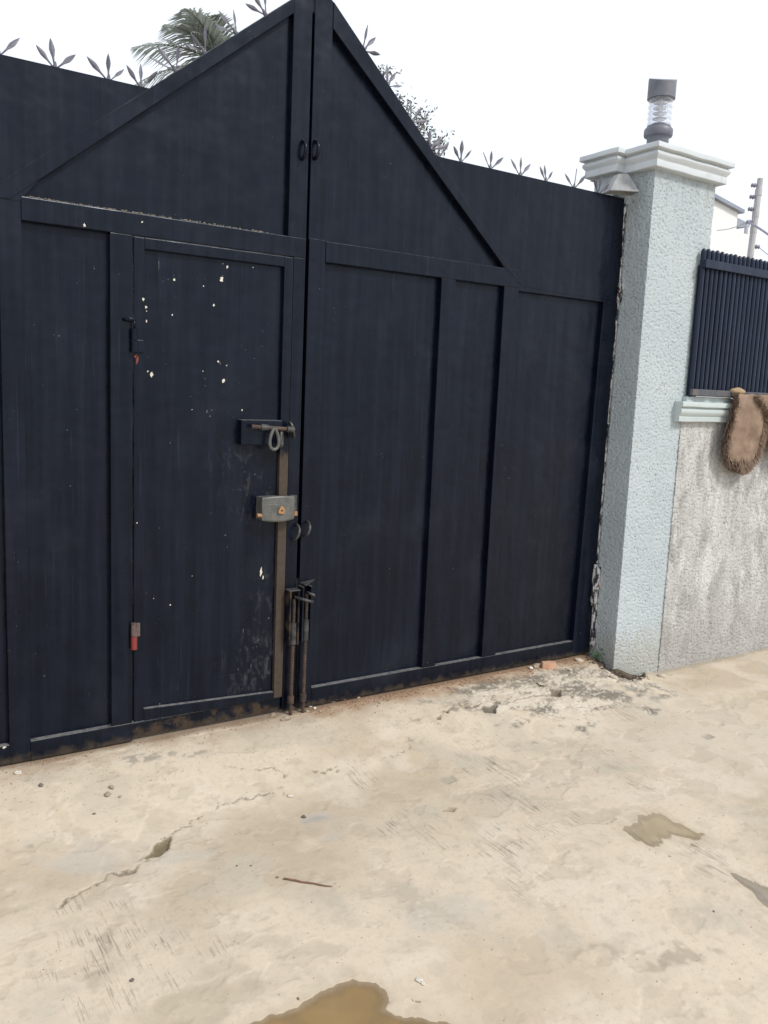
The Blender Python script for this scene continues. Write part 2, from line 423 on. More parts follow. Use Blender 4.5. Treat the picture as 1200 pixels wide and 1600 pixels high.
# puddles
PUD = [([(370, 1612), (415, 1585), (470, 1563), (508, 1543), (545, 1527), (592, 1530), (606, 1543), (613, 1565), (600, 1577), (640, 1586), (690, 1592), (735, 1602), (725, 1680), (500, 1750), (330, 1700)], .020),
       ([(968, 1297), (990, 1284), (1000, 1273), (1030, 1270), (1055, 1283), (1075, 1293), (1100, 1302), (1098, 1313), (1060, 1308), (1045, 1308), (1032, 1326), (1010, 1322), (985, 1308)], .006),
       ([(1142, 1365), (1165, 1370), (1210, 1388), (1300, 1400), (1290, 1450), (1215, 1428), (1180, 1405)], .007)]
pudinfo = []
for k, (L, dp) in enumerate(PUD):
    P = G2(L)
    ca_, sa_ = math.cos(rad(-20)), math.sin(rad(-20)); ru = GX*ca_+GY*sa_; rv = -GX*sa_+GY*ca_
    rag = fbm(ru*30, rv*9, 4, 300+k)
    sd = poly_sd(GX, GY, P) + (.010 if k == 0 else .026)*rag + .012*fbm(GX*9, GY*9, 3, 310+k)
    lev = np.median(Z[np.abs(sd) < .01])
    inn = sstep(.11, .03, sd); Z = Z*(1-inn*.97)+(lev+.0006)*inn*.97
    Z = Z - np.clip(-sd*.16, 0, dp)
    lay(sstep(.05, -.01, sd + .02*rag)*.35, (.37, .295, .20)); wet = np.maximum(wet, sstep(.012, -.002, sd))
    pudinfo.append((P, lev))
ny, nx = GX.shape
co = np.stack([GX, GY, Z], -1).reshape(-1, 3).astype(np.float32)
idx = np.arange(nx*ny).reshape(ny, nx)
quads = np.stack([idx[:-1, :-1], idx[:-1, 1:], idx[1:, 1:], idx[1:, :-1]], -1).reshape(-1, 4)
def mesh_np(name, co, quads, smooth=True):
    me = bpy.data.meshes.new(name)
    me.vertices.add(len(co)); me.vertices.foreach_set('co', np.ascontiguousarray(co, np.float32).ravel())
    me.loops.add(quads.size); me.loops.foreach_set('vertex_index', quads.ravel().astype(np.int32))
    me.polygons.add(len(quads)); me.polygons.foreach_set('loop_start', np.arange(0, quads.size, 4, dtype=np.int32))
    if smooth: me.polygons.foreach_set('use_smooth', np.ones(len(quads), bool))
    me.update(calc_edges=True); return me
gme = mesh_np('ground', co, quads)
ca = gme.color_attributes.new('tint', 'FLOAT_COLOR', 'POINT')
ca.data.foreach_set('color', np.concatenate([col.reshape(-1, 3), np.ones((nx*ny, 1))], 1).astype(np.float32).ravel())
for nm_, ar in (('wet', wet), ('scour', scr)):
    a = gme.attributes.new(nm_, 'FLOAT', 'POINT'); a.data.foreach_set('value', ar.astype(np.float32).ravel())
M = NM('beige_concrete')
at = M.n('ShaderNodeAttribute', attribute_name='tint'); wt = M.n('ShaderNodeAttribute', attribute_name='wet'); sc_ = M.n('ShaderNodeAttribute', attribute_name='scour')
rot = M.n('ShaderNodeMapping'); rot.inputs['Rotation'].default_value = (0, 0, rad(-17)); rot.inputs['Scale'].default_value = (130, 6, 1)
M.l(M.g.outputs['Position'], rot.inputs[0])
lines = M.noise(1, 3, .7, rot.outputs[0], .25)
sm = M.math('MULTIPLY', sc_.outputs['Fac'], M.ramp(lines, .53, .64))
sm = M.math('MULTIPLY', sm, M.ramp(M.noise(9, 4), .40, .62))
c = M.mix(M.math('MULTIPLY', sm, .55), at.outputs['Color'], (.17, .15, .125))
g1 = M.noise(420, 2, .6); g2 = M.noise(60, 5, .7)
c = M.mix(M.ramp(g2, .58, .75, 0, .35), c, (.30, .26, .20))
c = M.mix(M.ramp(g1, .60, .72, 0, .45), c, (.20, .165, .12))
c = M.mix(M.ramp(g2, .42, .25, 0, .3), c, (.60, .54, .45))
M.col(c); M.set('Roughness', M.ramp(wt.outputs['Fac'], .2, .9, .78, .25)); M.set('Specular IOR Level', .3)
p = M.bump(sm, .6, -.004); p = M.bump(g2, .25, .004, p); M.bump(g1, .25, .0012, p)
ground = link('ground', gme, None, M.m); ground['kind'] = 'structure'; ground['label'] = 'cracked beige concrete driveway in front of the gate'

def water(name, c1, c2):
    M = NM(name)
    M.col(M.mix(M.ramp(M.noise(6, 4, .5, None, 1.0), .35, .65), c1, c2))
    M.set('Roughness', .03); M.b.inputs['IOR'].default_value = 1.33
    da = M.n('ShaderNodeAttribute', attribute_name='depth'); tp = M.n('ShaderNodeBsdfTransparent'); ms = M.n('ShaderNodeMixShader')
    M.l(M.ramp(da.outputs['Fac'], 0, .006, .45, .97), ms.inputs[0]); M.l(tp.outputs[0], ms.inputs[1]); M.l(M.b.outputs[0], ms.inputs[2]); M.l(ms.outputs[0], M.t.nodes['Material Output'].inputs[0])
    M.bump(M.noise(9, 2), .03, .01); return M.m
WAT = [water('muddy_water', (.275, .185, .085), (.225, .155, .078)), water('shallow_water', (.40, .325, .215), (.33, .265, .175)), water('shallow_grey_water', (.34, .30, .245), (.31, .27, .215))]
for k, (P, lev) in enumerate(pudinfo):
    dep = lev-.0002-Z; ok = (poly_sd(GX, GY, P) < .06) & (dep > -.004)
    cell = ok[:-1, :-1] & ok[1:, :-1] & ok[:-1, 1:] & ok[1:, 1:] & (np.maximum.reduce([dep[:-1, :-1], dep[1:, :-1], dep[:-1, 1:], dep[1:, 1:]]) > 0)
    q = quads.reshape(ny-1, nx-1, 4)[cell]; used, inv = np.unique(q, return_inverse=True)
    pco = co[used].copy(); pco[:, 2] = lev-.0002
    me = mesh_np('puddle', pco, inv.reshape(-1, 4)); at_ = me.attributes.new('depth', 'FLOAT', 'POINT'); at_.data.foreach_set('value', np.clip(dep.ravel()[used], 0, 1).astype(np.float32))
    o = link('puddle', me, None, WAT[k]); o['kind'] = 'structure'
    o['label'] = ['brown muddy puddle on the concrete', 'thin tan puddle with a ragged edge', 'thin grey puddle on the concrete'][k]

# ------------------------------------------------------------------ gate leaves
T0, T1 = 0.0, 0.05           # front and back of the frame bars
PF = .030                    # front of the recessed sheets
def bar(name, x0, x1, z0, z1, parent, mat=NAVY, y0=T0, y1=T1, bev=.003):
    bm = bmesh.new(); box(bm, x0, x1, y0, y1, z0, z1, bev); return finish(name, bm, mat, parent)
def wavy_sheet(name, pts, parent, mat=NAVY, y=PF, amp=.0028, seed=0, th=.003):
    """thin steel sheet, slightly oil-canned; pts is a convex XZ outline"""
    bm = bmesh.new()
    a = [bm.verts.new((x, y, z)) for x, z in pts]; bm.faces.new(a)
    xs = [q[0] for q in pts]; zs = [q[1] for q in pts]
    for ax, lo, hi in ((0, min(xs), max(xs)), (2, min(zs), max(zs))):
        n = max(2, int((hi-lo)/.09))
        for i in range(1, n):
            pc = [0, 0, 0]; pn = [0, 0, 0]; pc[ax] = lo+(hi-lo)*i/n; pn[ax] = 1
            bmesh.ops.bisect_plane(bm, geom=bm.verts[:]+bm.edges[:]+bm.faces[:], plane_co=pc, plane_no=pn)
    for v in bm.verts:
        ed = any(len(e.link_faces) == 1 for e in v.link_edges)
        if not ed: v.co.y += amp*float(fbm(v.co.x*3+seed*7, v.co.z*2.2, 2, seed))
    r = bmesh.ops.extrude_face_region(bm, geom=bm.faces[:])
    bmesh.ops.translate(bm, verts=[q for q in r['geom'] if isinstance(q, bmesh.types.BMVert)], vec=(0, th, 0))
    o = finish(name, bm, mat, parent); autosmooth(o.data, 35); return o

lefts = empty('gate_leaf', (-2.0, 0, 0), 'dark navy steel gate leaf with the small wicket door and its locks', 'gate', 'two leaves of the driveway gate')
rights = empty('gate_leaf', (1.955, 0, 0), 'dark navy steel gate leaf without a door, hinged on the pale blue pillar', 'gate', 'two leaves of the driveway gate')
L, Rr = lefts, rights
zo_l = lambda x: 3.13+.80*(x+.006)
zi_l = lambda x: 2.125+.8184*(x+1.162)
zo_r = lambda x: 3.098-.908*(x-.087)
zi_r = lambda x: 2.987-.8408*(x-.094)
# left leaf frame
def quadbar(name, pts, parent, mat=NAVY, y0=T0, y1=T1, bev=.003):
    bm = bmesh.new(); prism(bm, pts, y0, y1, bev); return finish(name, bm, mat, parent)
bar('stile', -.062, -.006, .012, 2.040, L, NAVY, T0+.001)
quadbar('stile', [(-.092, 2.120), (-.006, 2.120), (-.006, zo_l(-.006)), (-.092, zo_l(-.092))], L, NAVY, T0+.001)
bar('rail', -1.150, -.006, 2.040, 2.122, L)
bar('stile', -.838, -.752, .088, 2.0405, L, NAVY, T0+.0015)
bar('stile', -1.226, -1.150, .006, 2.110, L, NAVY, T0+.0025)
bar('stile', -2.0, -1.90, .006, 2.58, L)
bar('rail', -1.90, -1.226, 2.040, 2.122, L, NAVY, T0+.003)
bar('rail', -1.90, -1.226, .010, .084, L)
bar('rail', -1.150, -.752, .006, .084, L)
bar('door_sill', -.752, -.0625, .010, .074, L, NAVY_RUST, T0+.016)
quadbar('gable_bar', [(-1.187, 2.105), (-.092, zi_l(-.092)), (-.092, zo_l(-.092)), (-1.287, 2.105)], L, NAVY, T0-.001)
wavy_sheet('panel', [(-1.15, .08), (-.838, .08), (-.838, 2.042), (-1.15, 2.042)], L, seed=1)
wavy_sheet('panel', [(-1.90, .08), (-1.226, .08), (-1.226, 2.042), (-1.90, 2.042)], L, seed=2)
wavy_sheet('panel', [(-1.19, 2.10), (-.080, 2.10), (-.080, zi_l(-.080)+.035), (-1.19, zi_l(-1.19)+.035)], L, seed=3)
wavy_sheet('panel', [(-1.995, 2.105), (-1.155, 2.105), (-1.09, zo_l(-1.10)-.07), (-.63, 2.582), (-1.995, 2.579)], L, y=T0+.0007, seed=4, amp=.001)
# right leaf frame
bar('stile', .010, .090, .012, 2.128, Rr, NAVY, T0+.001)
quadbar('stile', [(.006, 2.120), (.092, 2.120), (.092, zo_r(.092)), (.006, zo_r(.006)-.02)], Rr, NAVY, T0+.0015)
bar('rail', .092, 1.222, 2.036, 2.124, Rr)
bar('stile', .730, .815, .098, 2.037, Rr, NAVY, T0+.0015)
bar('stile', 1.125, 1.222, .098, 2.037, Rr, NAVY, T0+.0015)
quadbar('stile', [(1.812, .012), (1.955, .012), (1.955, 2.05), (1.848, 2.05)], Rr, NAVY, T0+.0015)
bar('rail', .090, 1.812, .010, .098, Rr)
bar('rail', 1.222, 1.848, 2.022, 2.060, Rr, NAVY, T0+.003)
quadbar('gable_bar', [(.092, zi_r(.092)), (1.135, zi_r(1.135)), (1.240, zo_r(1.240)), (.092, zo_r(.092))], Rr, NAVY, T0-.001)
wavy_sheet('panel', [(.088, .095), (.732, .095), (.732, 2.038), (.088, 2.038)], Rr, seed=5)
wavy_sheet('panel', [(.813, .095), (1.127, .095), (1.127, 2.038), (.813, 2.038)], Rr, seed=6)
wavy_sheet('panel', [(1.220, .095), (1.830, .095), (1.850, 2.045), (1.220, 2.045)], Rr, seed=7)
wavy_sheet('panel', [(.082, 2.10), (1.17, 2.10), (1.17, zi_r(1.17)+.035), (.082, zi_r(.082)+.035)], Rr, seed=8)
wavy_sheet('panel', [(.630, 2.578), (1.195, 2.050), (1.60, 2.038), (1.968, 2.040), (1.945, 2.584)], Rr, y=T0+.0012, seed=9, amp=.001)
quadbar('stop_strip', [(-.010, .62), (.030, .62), (.030, 3.05), (-.010, 3.05)], Rr, NAVY, .052, .056, .0)
quadbar('stop_strip', [(.004, .02), (.03, .02), (.03, .60), (.004, .60)], Rr, NAVY, .052, .056, .0)

# wicket door (a part of the left leaf) with its own sub-parts
bm = bmesh.new(); box(bm, -.748, -.706, T0-.002, T1-.004, .088, 2.036, .003); door = finish('wicket_door', bm, NAVY, L)
door['label'] = 'narrow wicket door with paint spots, slide bolt and rim lock'
def dbar(name, *a, **k): return bar(name, *a, door, **k)
bar('stile', -.107, -.0645, .082, 2.036, door, NAVY_BARE, T0-.002, T1-.004)
bar('rail', -.706, -.107, 1.994, 2.0365, door, NAVY, T0-.0025, T1-.004)
quadbar('rail', [(-.706, .086), (-.107, .080), (-.107, .112), (-.706, .138)], door, NAVY, T0-.0025, T1-.004)
wavy_sheet('panel', [(-.710, .10), (-.103, .10), (-.103, 1.998), (-.710, 1.998)], door, NAVY_DOOR, y=.018, seed=11, amp=.003)
# slide bolt on its plate
bm = bmesh.new(); box(bm, -.300, -.108, -.022, .019, 1.240, 1.346, .004); finish('latch_plate', bm, NAVY, door)
bm = bmesh.new(); tube(bm, [(-.262, -.045, 1.320), (-.062, -.045, 1.308)], .0085, 12); finish('slide_bolt', bm, RUST, door, True)
for x in (-.205, -.082):
    bm = bmesh.new(); zz = 1.320-(x+.262)*.06
    tube(bm, [(x-.017, -.045, zz+.001), (x+.017, -.045, zz-.001)], .0135, 12); box(bm, x-.012, x+.012, -.040, -.001, zz-.012, zz+.006, .002)
    finish('bolt_guide', bm, DARKSTEEL, door)
def loop(cx, cy, cz, w, h, r, par, mat, yaw=0., n=22, name='pull_loop', a0=-110, a1=290):
    bm = bmesh.new(); P = []
    for i in range(n+1):
        a = rad(a0+(a1-a0)*i/n); x = w*math.cos(a)*(.72-.28*math.sin(a)); z = h*math.sin(a)
        P.append((cx+x*math.cos(yaw), cy+x*math.sin(yaw), cz+z))
    tube(bm, P, r, 8); return finish(name, bm, mat, par, True)
loop(-.162, -.056, 1.268, .028, .045, .0075, door, GREYSTEEL, 0, a0=95, a1=445)
loop(-.118, -.034, 1.268, .022, .032, .008, door, DARKSTEEL, .9, a0=95, a1=445)
bm = bmesh.new()
bmesh.ops.create_cone(bm, cap_ends=True, segments=20, radius1=.040, radius2=.040, depth=.006, matrix=Matrix.Translation((-.068, -.030, 1.305)) @ Matrix.Rotation(rad(75), 4, 'Y') @ Matrix.Scale(.62, 4, (0, 1, 0)))
finish('keeper_plate', bm, DARKSTEEL, door)
# rim lock: bowed case, brass cylinder and lugs
bm = bmesh.new(); sec = []
for i in range(13):
    t = -1+2*i/12; sec.append((-.128+t*.078, -.058+.014*t*t))
top, bot = [], []
for zz, sc2 in ((.914, .93), (.920, 1), (.943, 1), (.945, .985), (.947, 1), (.985, 1), (.987, .985), (.989, 1), (1.008, 1), (1.014, .93)):
    row = [bm.verts.new((-.128+(x+.128)*(1 if sc2 > .95 else .97), -.02+(y+.02)*sc2, zz+(.006*(1-((x+.128)/.078)**2)*(1 if zz > 1 else (-1 if zz < .93 else 0))))) for x, y in sec]
    row = [bm.verts.new((sec[0][0], .018, zz))]+row+[bm.verts.new((sec[-1][0], .018, zz))]
    top.append(row)
for a, b in zip(top, top[1:]):
    for i in range(len(a)-1): bm.faces.new((a[i], a[i+1], b[i+1], b[i]))
bm.faces.new(top[0]); bm.faces.new(top[-1][::-1])
finish('lock_case', bm, GREYSTEEL, door)
bm = bmesh.new(); P = []
for i in range(18):
    a = 2*math.pi*i/18; r = .0165*(1+.16*math.cos(3*(a-math.pi/2))); P.append((-.122+r*math.cos(a), .958+r*math.sin(a)))
prism(bm, P, -.068, -.054, .002); finish('lock_cylinder', bm, BRASS, door)
bm = bmesh.new(); box(bm, -.1265, -.1175, -.0695, -.0675, .955, .962, .0008); finish('key_slot', bm, DARKSTEEL, door)
bm = bmesh.new(); tube(bm, [(-.226, -.035, .937), (-.203, -.035, .936)], .0095, 12); finish('lock_lug', bm, BRASS, door)
bm = bmesh.new(); box(bm, -.049, -.034, -.045, -.024, .928, .948, .002); finish('lock_lug', bm, BRASS, door)
bm = bmesh.new(); box(bm, -.062, -.030, -.030, T0-.0005, .925, 1.018, .004); finish('lock_keeper', bm, DARKSTEEL, L)
# door hinges
def hinge(z0, z1, m1, m2, par):
    zm = (z0+z1)*.5
    for a, b, mm in ((zm+.001, z1, m1), (z0, zm-.001, m2)):
        bm = bmesh.new(); tube(bm, [(-.750, -.012, a), (-.750, -.012, b)], .0125, 14); finish('hinge_knuckle', bm, mm, par, False)
hinge(1.600, 1.690, NAVY, NAVY, door); hinge(.405, .515, PINKSTEEL, REDPAINT, door)
bm = bmesh.new(); tube(bm, [(-.750, -.012, 1.690), (-.750, -.012, 1.722)], .005, 10); tube(bm, [(-.750, -.012, 1.722), (-.770, -.008, 1.724), (-.79, .004, 1.722)], [.008, .009, .006], 8); finish('hinge_pin', bm, NAVY, door, True)
bm = bmesh.new(); box(bm, -.745, -.712, -.012, T0-.001, 1.60, 1.648, .003); finish('hinge_leaf', bm, NAVY, door)
bm = bmesh.new(); box(bm, -.742, -.724, -.010, T0-.001, .455, .512, .003); finish('hinge_leaf', bm, PINKSTEEL, door)
# spots of pale paint and chips on the door
CHIP = metal('pale_paint_spot', (.62, .60, .53), (.52, .49, .40), .6, 0, 60)
GREYCHIP = metal('grey_scuff', (.055, .060, .070), (.10, .105, .11), .6, 0, 60)
RUSTRUN = metal('orange_rust_run', (.21, .045, .022), (.12, .035, .022), .8, 0, 30)
def spots(name, L_, y, par, mat):
    bm = bmesh.new()
    for px, py, rw, rh in L_:
        c = onY(px, py, y); n = 13; k = 4.05/FPX*.72; ph = random.random()*9
        P = []
        for i in range(n):
            a = 2*math.pi*i/n; q = .55+.7*random.random()
            P.append((c.x+rw*k*q*math.cos(a)+.2*rw*k*math.sin(a), c.z+rh*k*q*math.sin(a)))
        prism(bm, P, y-.0009, y+.001, 0)
    o = finish(name, bm, mat, par); o['kind'] = 'stuff'; return o
spots('paint_spots', [(272, 437, 2.4, 3), (346, 437, 3.4, 5.5), (269, 492, 1.4, 2), (334, 477, 2, 2.5), (355, 417, 1.8, 2.6), (395, 418, 1.2, 1.2), (318, 447, 1.1, 1.2), (348, 412, 1, 1),
      (237, 586, 3, 5), (231, 580, 1.8, 2.2), (268, 577, 1.9, 3), (341, 565, 2.2, 1.8), (349, 596, 3, 4.2), (378, 641, 1.3, 1.8), (317, 580, .9, 1), (354, 571, 1, 1.2), (408, 894, 2.6, 9), (411, 902, 1.6, 4), (266, 945, 1.6, 1.6), (240, 935, .8, .8), (300, 640, .8, .8), (420, 800, .9, .9), (300, 900, .8, .8)], .0175, door, CHIP)
spots('paint_spots', [(224, 468, 2.2, 3), (228, 480, 1.9, 2.6), (229, 486, 1, 1), (229, 502, 1.5, 3.2), (214, 817, 1.2, 1.2)], T0-.0022, door, CHIP)
spots('scuffs', [(323, 643, 1.6, 4), (328, 650, 1, 2), (344, 568, 1.5, 3), (266, 692, 1, 1.2), (398, 741, 1.6, .8), (380, 985, .8, 7), (392, 1040, .7, 5), (248, 415, .7, 9), (404, 1000, .8, 3), (372, 1046, .7, 3)], .0176, door, GREYCHIP)
spots('rust_runs', [(214, 563, 2.6, 9), (212, 557, 3, 3)], T0-.0023, door, RUSTRUN)
spots('paint_spots', [(132, 352, 2, 3.4), (222, 347, 1.6, 1.4), (7, 1168, 3.5, 2)], T0-.0006, L, CHIP)
spots('scuffs', [(92, 525, 1.2, 1.4), (84, 523, .8, .8), (120, 640, .9, .6), (105, 672, 1.2, .7)], PF-.0006, L, GREYCHIP)

# hasp lugs at the meeting stiles (upper pair of plates, lower pair of rings)
for x, z, par in ((-.036, 2.478, L), (.024, 2.490, Rr)):
    bm = bmesh.new(); P = []
    for i in range(13):
        a = rad(-90+180*i/12); P.append((x, -.034*math.cos(a)*1.0+.004, z+.036*math.sin(a)))
    tube(bm, P, .0078, 8); finish('hasp_lug', bm, NAVY, par, True)
for x, z, par in ((-.022, .845, L), (.030, .858, Rr)):
    bm = bmesh.new(); P = []
    for i in range(15):
        a = rad(-95+200*i/14); P.append((x+.010*math.sin(a), -.045*math.cos(a)+.004, z+.034*math.sin(a)))
    tube(bm, P, .0065, 8); finish('hasp_ring', bm, DARKSTEEL, par, True)
# drop bolts: rebar rods in channel sleeves with bent handles
def rebar(pts, r):
    bm = bmesh.new(); tube(bm, pts, r, 10)
    a, b = Vector(pts[0]), Vector(pts[-1]); n = int((b-a).length/.014)
    for i in range(1, n):
        p = a.lerp(b, i/n); d = (b-a).normalized()
        tube(bm, [p-d*.0022+Vector((0, 0, .001)), p+d*.0022], r*1.18, 10)
    return bm
for x, ztop, zs0, zs1, par in ((-.034, .575, .335, .585, L), (.030, .600, .345, .600, Rr)):
    bm = rebar([(x+.004, -.028, ztop-.03), (x, -.030, -.030)], .0078); finish('drop_bolt', bm, DARKRUST, par)
    bm = bmesh.new()
    box(bm, x-.026, x-.018, -.045, T0-.0005, zs0, zs1, .0015); box(bm, x+.016, x+.024, -.045, T0-.0005, zs0, zs1, .0015)
    box(bm, x-.020, x+.018, -.0065, T0-.0004, zs0, zs1, .0005)
    finish('bolt_channel', bm, NAVY_RUST if par is L else NAVY, par)
    bm = bmesh.new(); tube(bm, [(x+.003, -.028, zs0+.002), (x+.003, -.028, zs0+.10)], .0155, 12); finish('bolt_sleeve', bm, DARKSTEEL, par)
    bm = bmesh.new(); tube(bm, [(x, -.029, .055), (x, -.029, .09)], .015, 12); finish('bolt_guide', bm, DARKRUST, par)
bm = bmesh.new(); tube(bm, [(-.030, -.030, .556), (.010, -.075, .545), (.036, -.085, .538)], .0075, 8); finish('bolt_handle', bm, DARKSTEEL, L, True)
bm = bmesh.new(); tube(bm, [(.032, -.030, .572), (.050, -.072, .563)], .007, 8); finish('bolt_handle', bm, DARKSTEEL, Rr, True)
bm = bmesh.new(); box(bm, -.064, -.008, -.046, T0, .5855, .5905, .001); finish('bolt_cap', bm, DARKSTEEL, L)
bm = bmesh.new()
a = [bm.verts.new(q) for q in ((.012, T0+.001, .606), (.090, T0+.001, .618), (.014, -.055, .606), (.012, T0+.001, .612), (.090, T0+.001, .622), (.014, -.055, .612))]
for f_ in ((0, 1, 2), (3, 5, 4), (0, 3, 4, 1), (1, 4, 5, 2), (2, 5, 3, 0)): bm.faces.new([a[i] for i in f_])
finish('bolt_cap', bm, DARKSTEEL, Rr)
# peeling hinges of the right leaf
PEEL = NM('peeling_white_and_rust')
cc = PEEL.mix(PEEL.ramp(PEEL.noise(1, 5, .7, PEEL.pos((60, 60, 16))), .47, .53), (.016, .019, .028), (.55, .55, .53))
cc = PEEL.mix(PEEL.ramp(PEEL.noise(30, 4, .6), .60, .68), cc, (.16, .065, .035)); PEEL.col(cc); PEEL.set('Roughness', .7); PEEL.bump(PEEL.noise(60, 4), .5, .004)
for z0, z1 in ((.05, .245), (.25, .385), (.395, .53)):
    bm = bmesh.new(); tube(bm, [(1.966, -.006, z0), (1.966, -.006, z1)], .017, 12); finish('hinge_knuckle', bm, PEEL.m, Rr)
bm = bmesh.new(); box(bm, 1.930, 1.952, -.012, T0+.001, .30, .545, .002); finish('hinge_leaf', bm, PEEL.m, Rr)
bm = bmesh.new(); box(bm, 1.950, 1.976, -.014, .02, 2.030, 2.135, .002); finish('hinge_leaf', bm, PEEL.m, Rr)
bm = bmesh.new(); box(bm, 1.956, 1.963, -.003, .03, .55, 2.56, .001); finish('edge_strip', bm, PEEL.m, Rr)

# anti-climb spikes: three leaf-shaped blades on a stub, a blade mesh shared by all
def blade_mesh():
    bm = bmesh.new(); N = 9; Lb = .085
    fr, bk = [], []
    prof = [(0, .0035), (.18, .004), (.34, .0055), (.46, .0095), (.60, .0125), (.76, .0098), (.88, .006), (.96, .0022), (1, .0004)]
    rows = []
    for t, wd in prof:
        z = .012+t*.112
        rows.append([bm.verts.new((-wd, 0, z)), bm.verts.new((0, -.0026 if t > .3 else -.004, z)), bm.verts.new((wd, 0, z)), bm.verts.new((0, .0026 if t > .3 else .004, z))])
    for a, b in zip(rows, rows[1:]):
        for i in range(4): bm.faces.new((a[i], a[(i+1) % 4], b[(i+1) % 4], b[i]))
    bm.faces.new(rows[0][::-1]); bm.faces.new(rows[-1])
    return fin(bm)
BLD = blade_mesh(); BLD.materials.append(BLADE); BLD.name = 'blade'
bm = bmesh.new(); tube(bm, [(0, 0, -.012), (0, 0, .006), (0, 0, .026)], [.010, .009, .004], 8); STUB = fin(bm); STUB.materials.append(BLADE); STUB.name = 'spike_stub'
def spike(x, z, ang, par, fan=(-46, -4, 40), only=None):
    s = link('spike_cluster', STUB, par)
    s.location = Vector((x, .020, z)) - par.location
    s.rotation_euler = (0, rad(ang), 0)
    for a in fan:
        b = link('blade', BLD, s)
        b.rotation_euler = Matrix.Rotation(rad(a+random.uniform(-6, 6)), 3, 'Y').to_4x4().to_euler()
        e = Matrix.Rotation(rad(a+random.uniform(-5, 5)), 4, 'Y') @ Matrix.Rotation(rad(random.uniform(-10, 10)), 4, 'X') @ Matrix.Rotation(rad(random.uniform(-40, 40)), 4, 'Z')
        b.rotation_euler = e.to_euler(); k = random.uniform(.70, .86); b.scale = (k*.95, k, k)
for x in (-1.93, -1.75, -1.565, -1.38, -1.21, -1.025, -.836, -.715): spike(x, 2.578, random.uniform(-4, 4), L)
for x in (-.579, -.462, -.333, -.207): spike(x, zo_l(x)-.002, -38.6+random.uniform(-6, 6), L, (-38, -8, 34))
for x in (.253, .384, .521, .633): spike(x, zo_r(x)-.002, 42+random.uniform(-6, 6), Rr, (-40, -2, 34))
for x in (.690, .821, 1.003, 1.199, 1.375, 1.577, 1.759): spike(x, 2.578, random.uniform(-5, 5), Rr, (-42, 0, 40))

# crumbs of dirt and leaf litter on the rail ledge and along the foot
LITTER = metal('leaf_litter', (.24, .20, .15), (.12, .11, .09), .9, 0, 60)
def crumbs(name, spots_, mat, par=None, label=None):
    bm = bmesh.new()
    for x, y, z, r in spots_:
        bmesh.ops.create_icosphere(bm, subdivisions=1, radius=r, matrix=Matrix.Translation((x, y, z)) @ Matrix.Rotation(random.random()*6, 4, 'Z') @ Matrix.Diagonal((1.3, .9, .6, 1)))
    for v in bm.verts: v.co += Vector((random.uniform(-1, 1), random.uniform(-1, 1), random.uniform(-1, 1)))*.0012
    o = finish(name, bm, mat, par); o['kind'] = 'stuff'; return o
sp = []
for _ in range(240):
    x = -1.13+abs(random.gauss(0, .42)) if random.random() < .7 else random.uniform(-1.1, -.15)
    if -1.14 < x < -.12: sp.append((x, random.uniform(.004, .022), 2.123+random.uniform(0, .003), random.uniform(.002, .0065)))
crumbs('leaf_litter', sp, LITTER, L)
DIRT = metal('rusty_crumbs', (.23, .12, .065), (.34, .24, .16), .95, 0, 50)
sp = []
def gz(x, y):
    i = int(np.clip(np.searchsorted(gx, x), 0, nx-1)); j = int(np.clip(np.searchsorted(gy, y), 0, ny-1)); return float(Z[j, i])
for _ in range(560):
    x = random.uniform(.05, 1.92); y = -.012-abs(random.gauss(0, .045)); sp.append((x, y, gz(x, y)+.001, random.choice((.002, .003, .003, .004, .006))))
for _ in range(120):
    x = random.uniform(-1.3, 0); y = -.008-abs(random.gauss(0, .02)); sp.append((x, y, gz(x, y)+.001, random.choice((.002, .003, .004))))
o = crumbs('rust_crumbs', sp, DIRT); o['label'] = 'rusty crumbs of dirt scattered along the gate foot'

GRIT = metal('sandy_grit', (.40, .33, .24), (.17, .135, .10), .95, 0, 300)
bm = bmesh.new()
for _ in range(2600):
    if random.random() < .55: x = random.uniform(-1.3, 1.9); y = -.03-abs(random.gauss(0, .16))
    else: x = random.uniform(-1.5, 3.0); y = random.uniform(-2.2, -.2)
    r = .0011+.0016*random.random()**2; z = gz(x, y)+r*.3
    v = [bm.verts.new((x+r*a, y+r*b, z+r*c_)) for a, b, c_ in ((1.2, 0, 0), (-.3, 1, 0), (-.9, -.7, 0), (.1, .1, 1.1))]
    for f_ in ((0, 1, 3), (1, 2, 3), (2, 0, 3)): bm.faces.new([v[i] for i in f_])
o = finish('grit', bm, GRIT); o['kind'] = 'stuff'; o['label'] = 'fine sandy grit scattered over the concrete driveway'

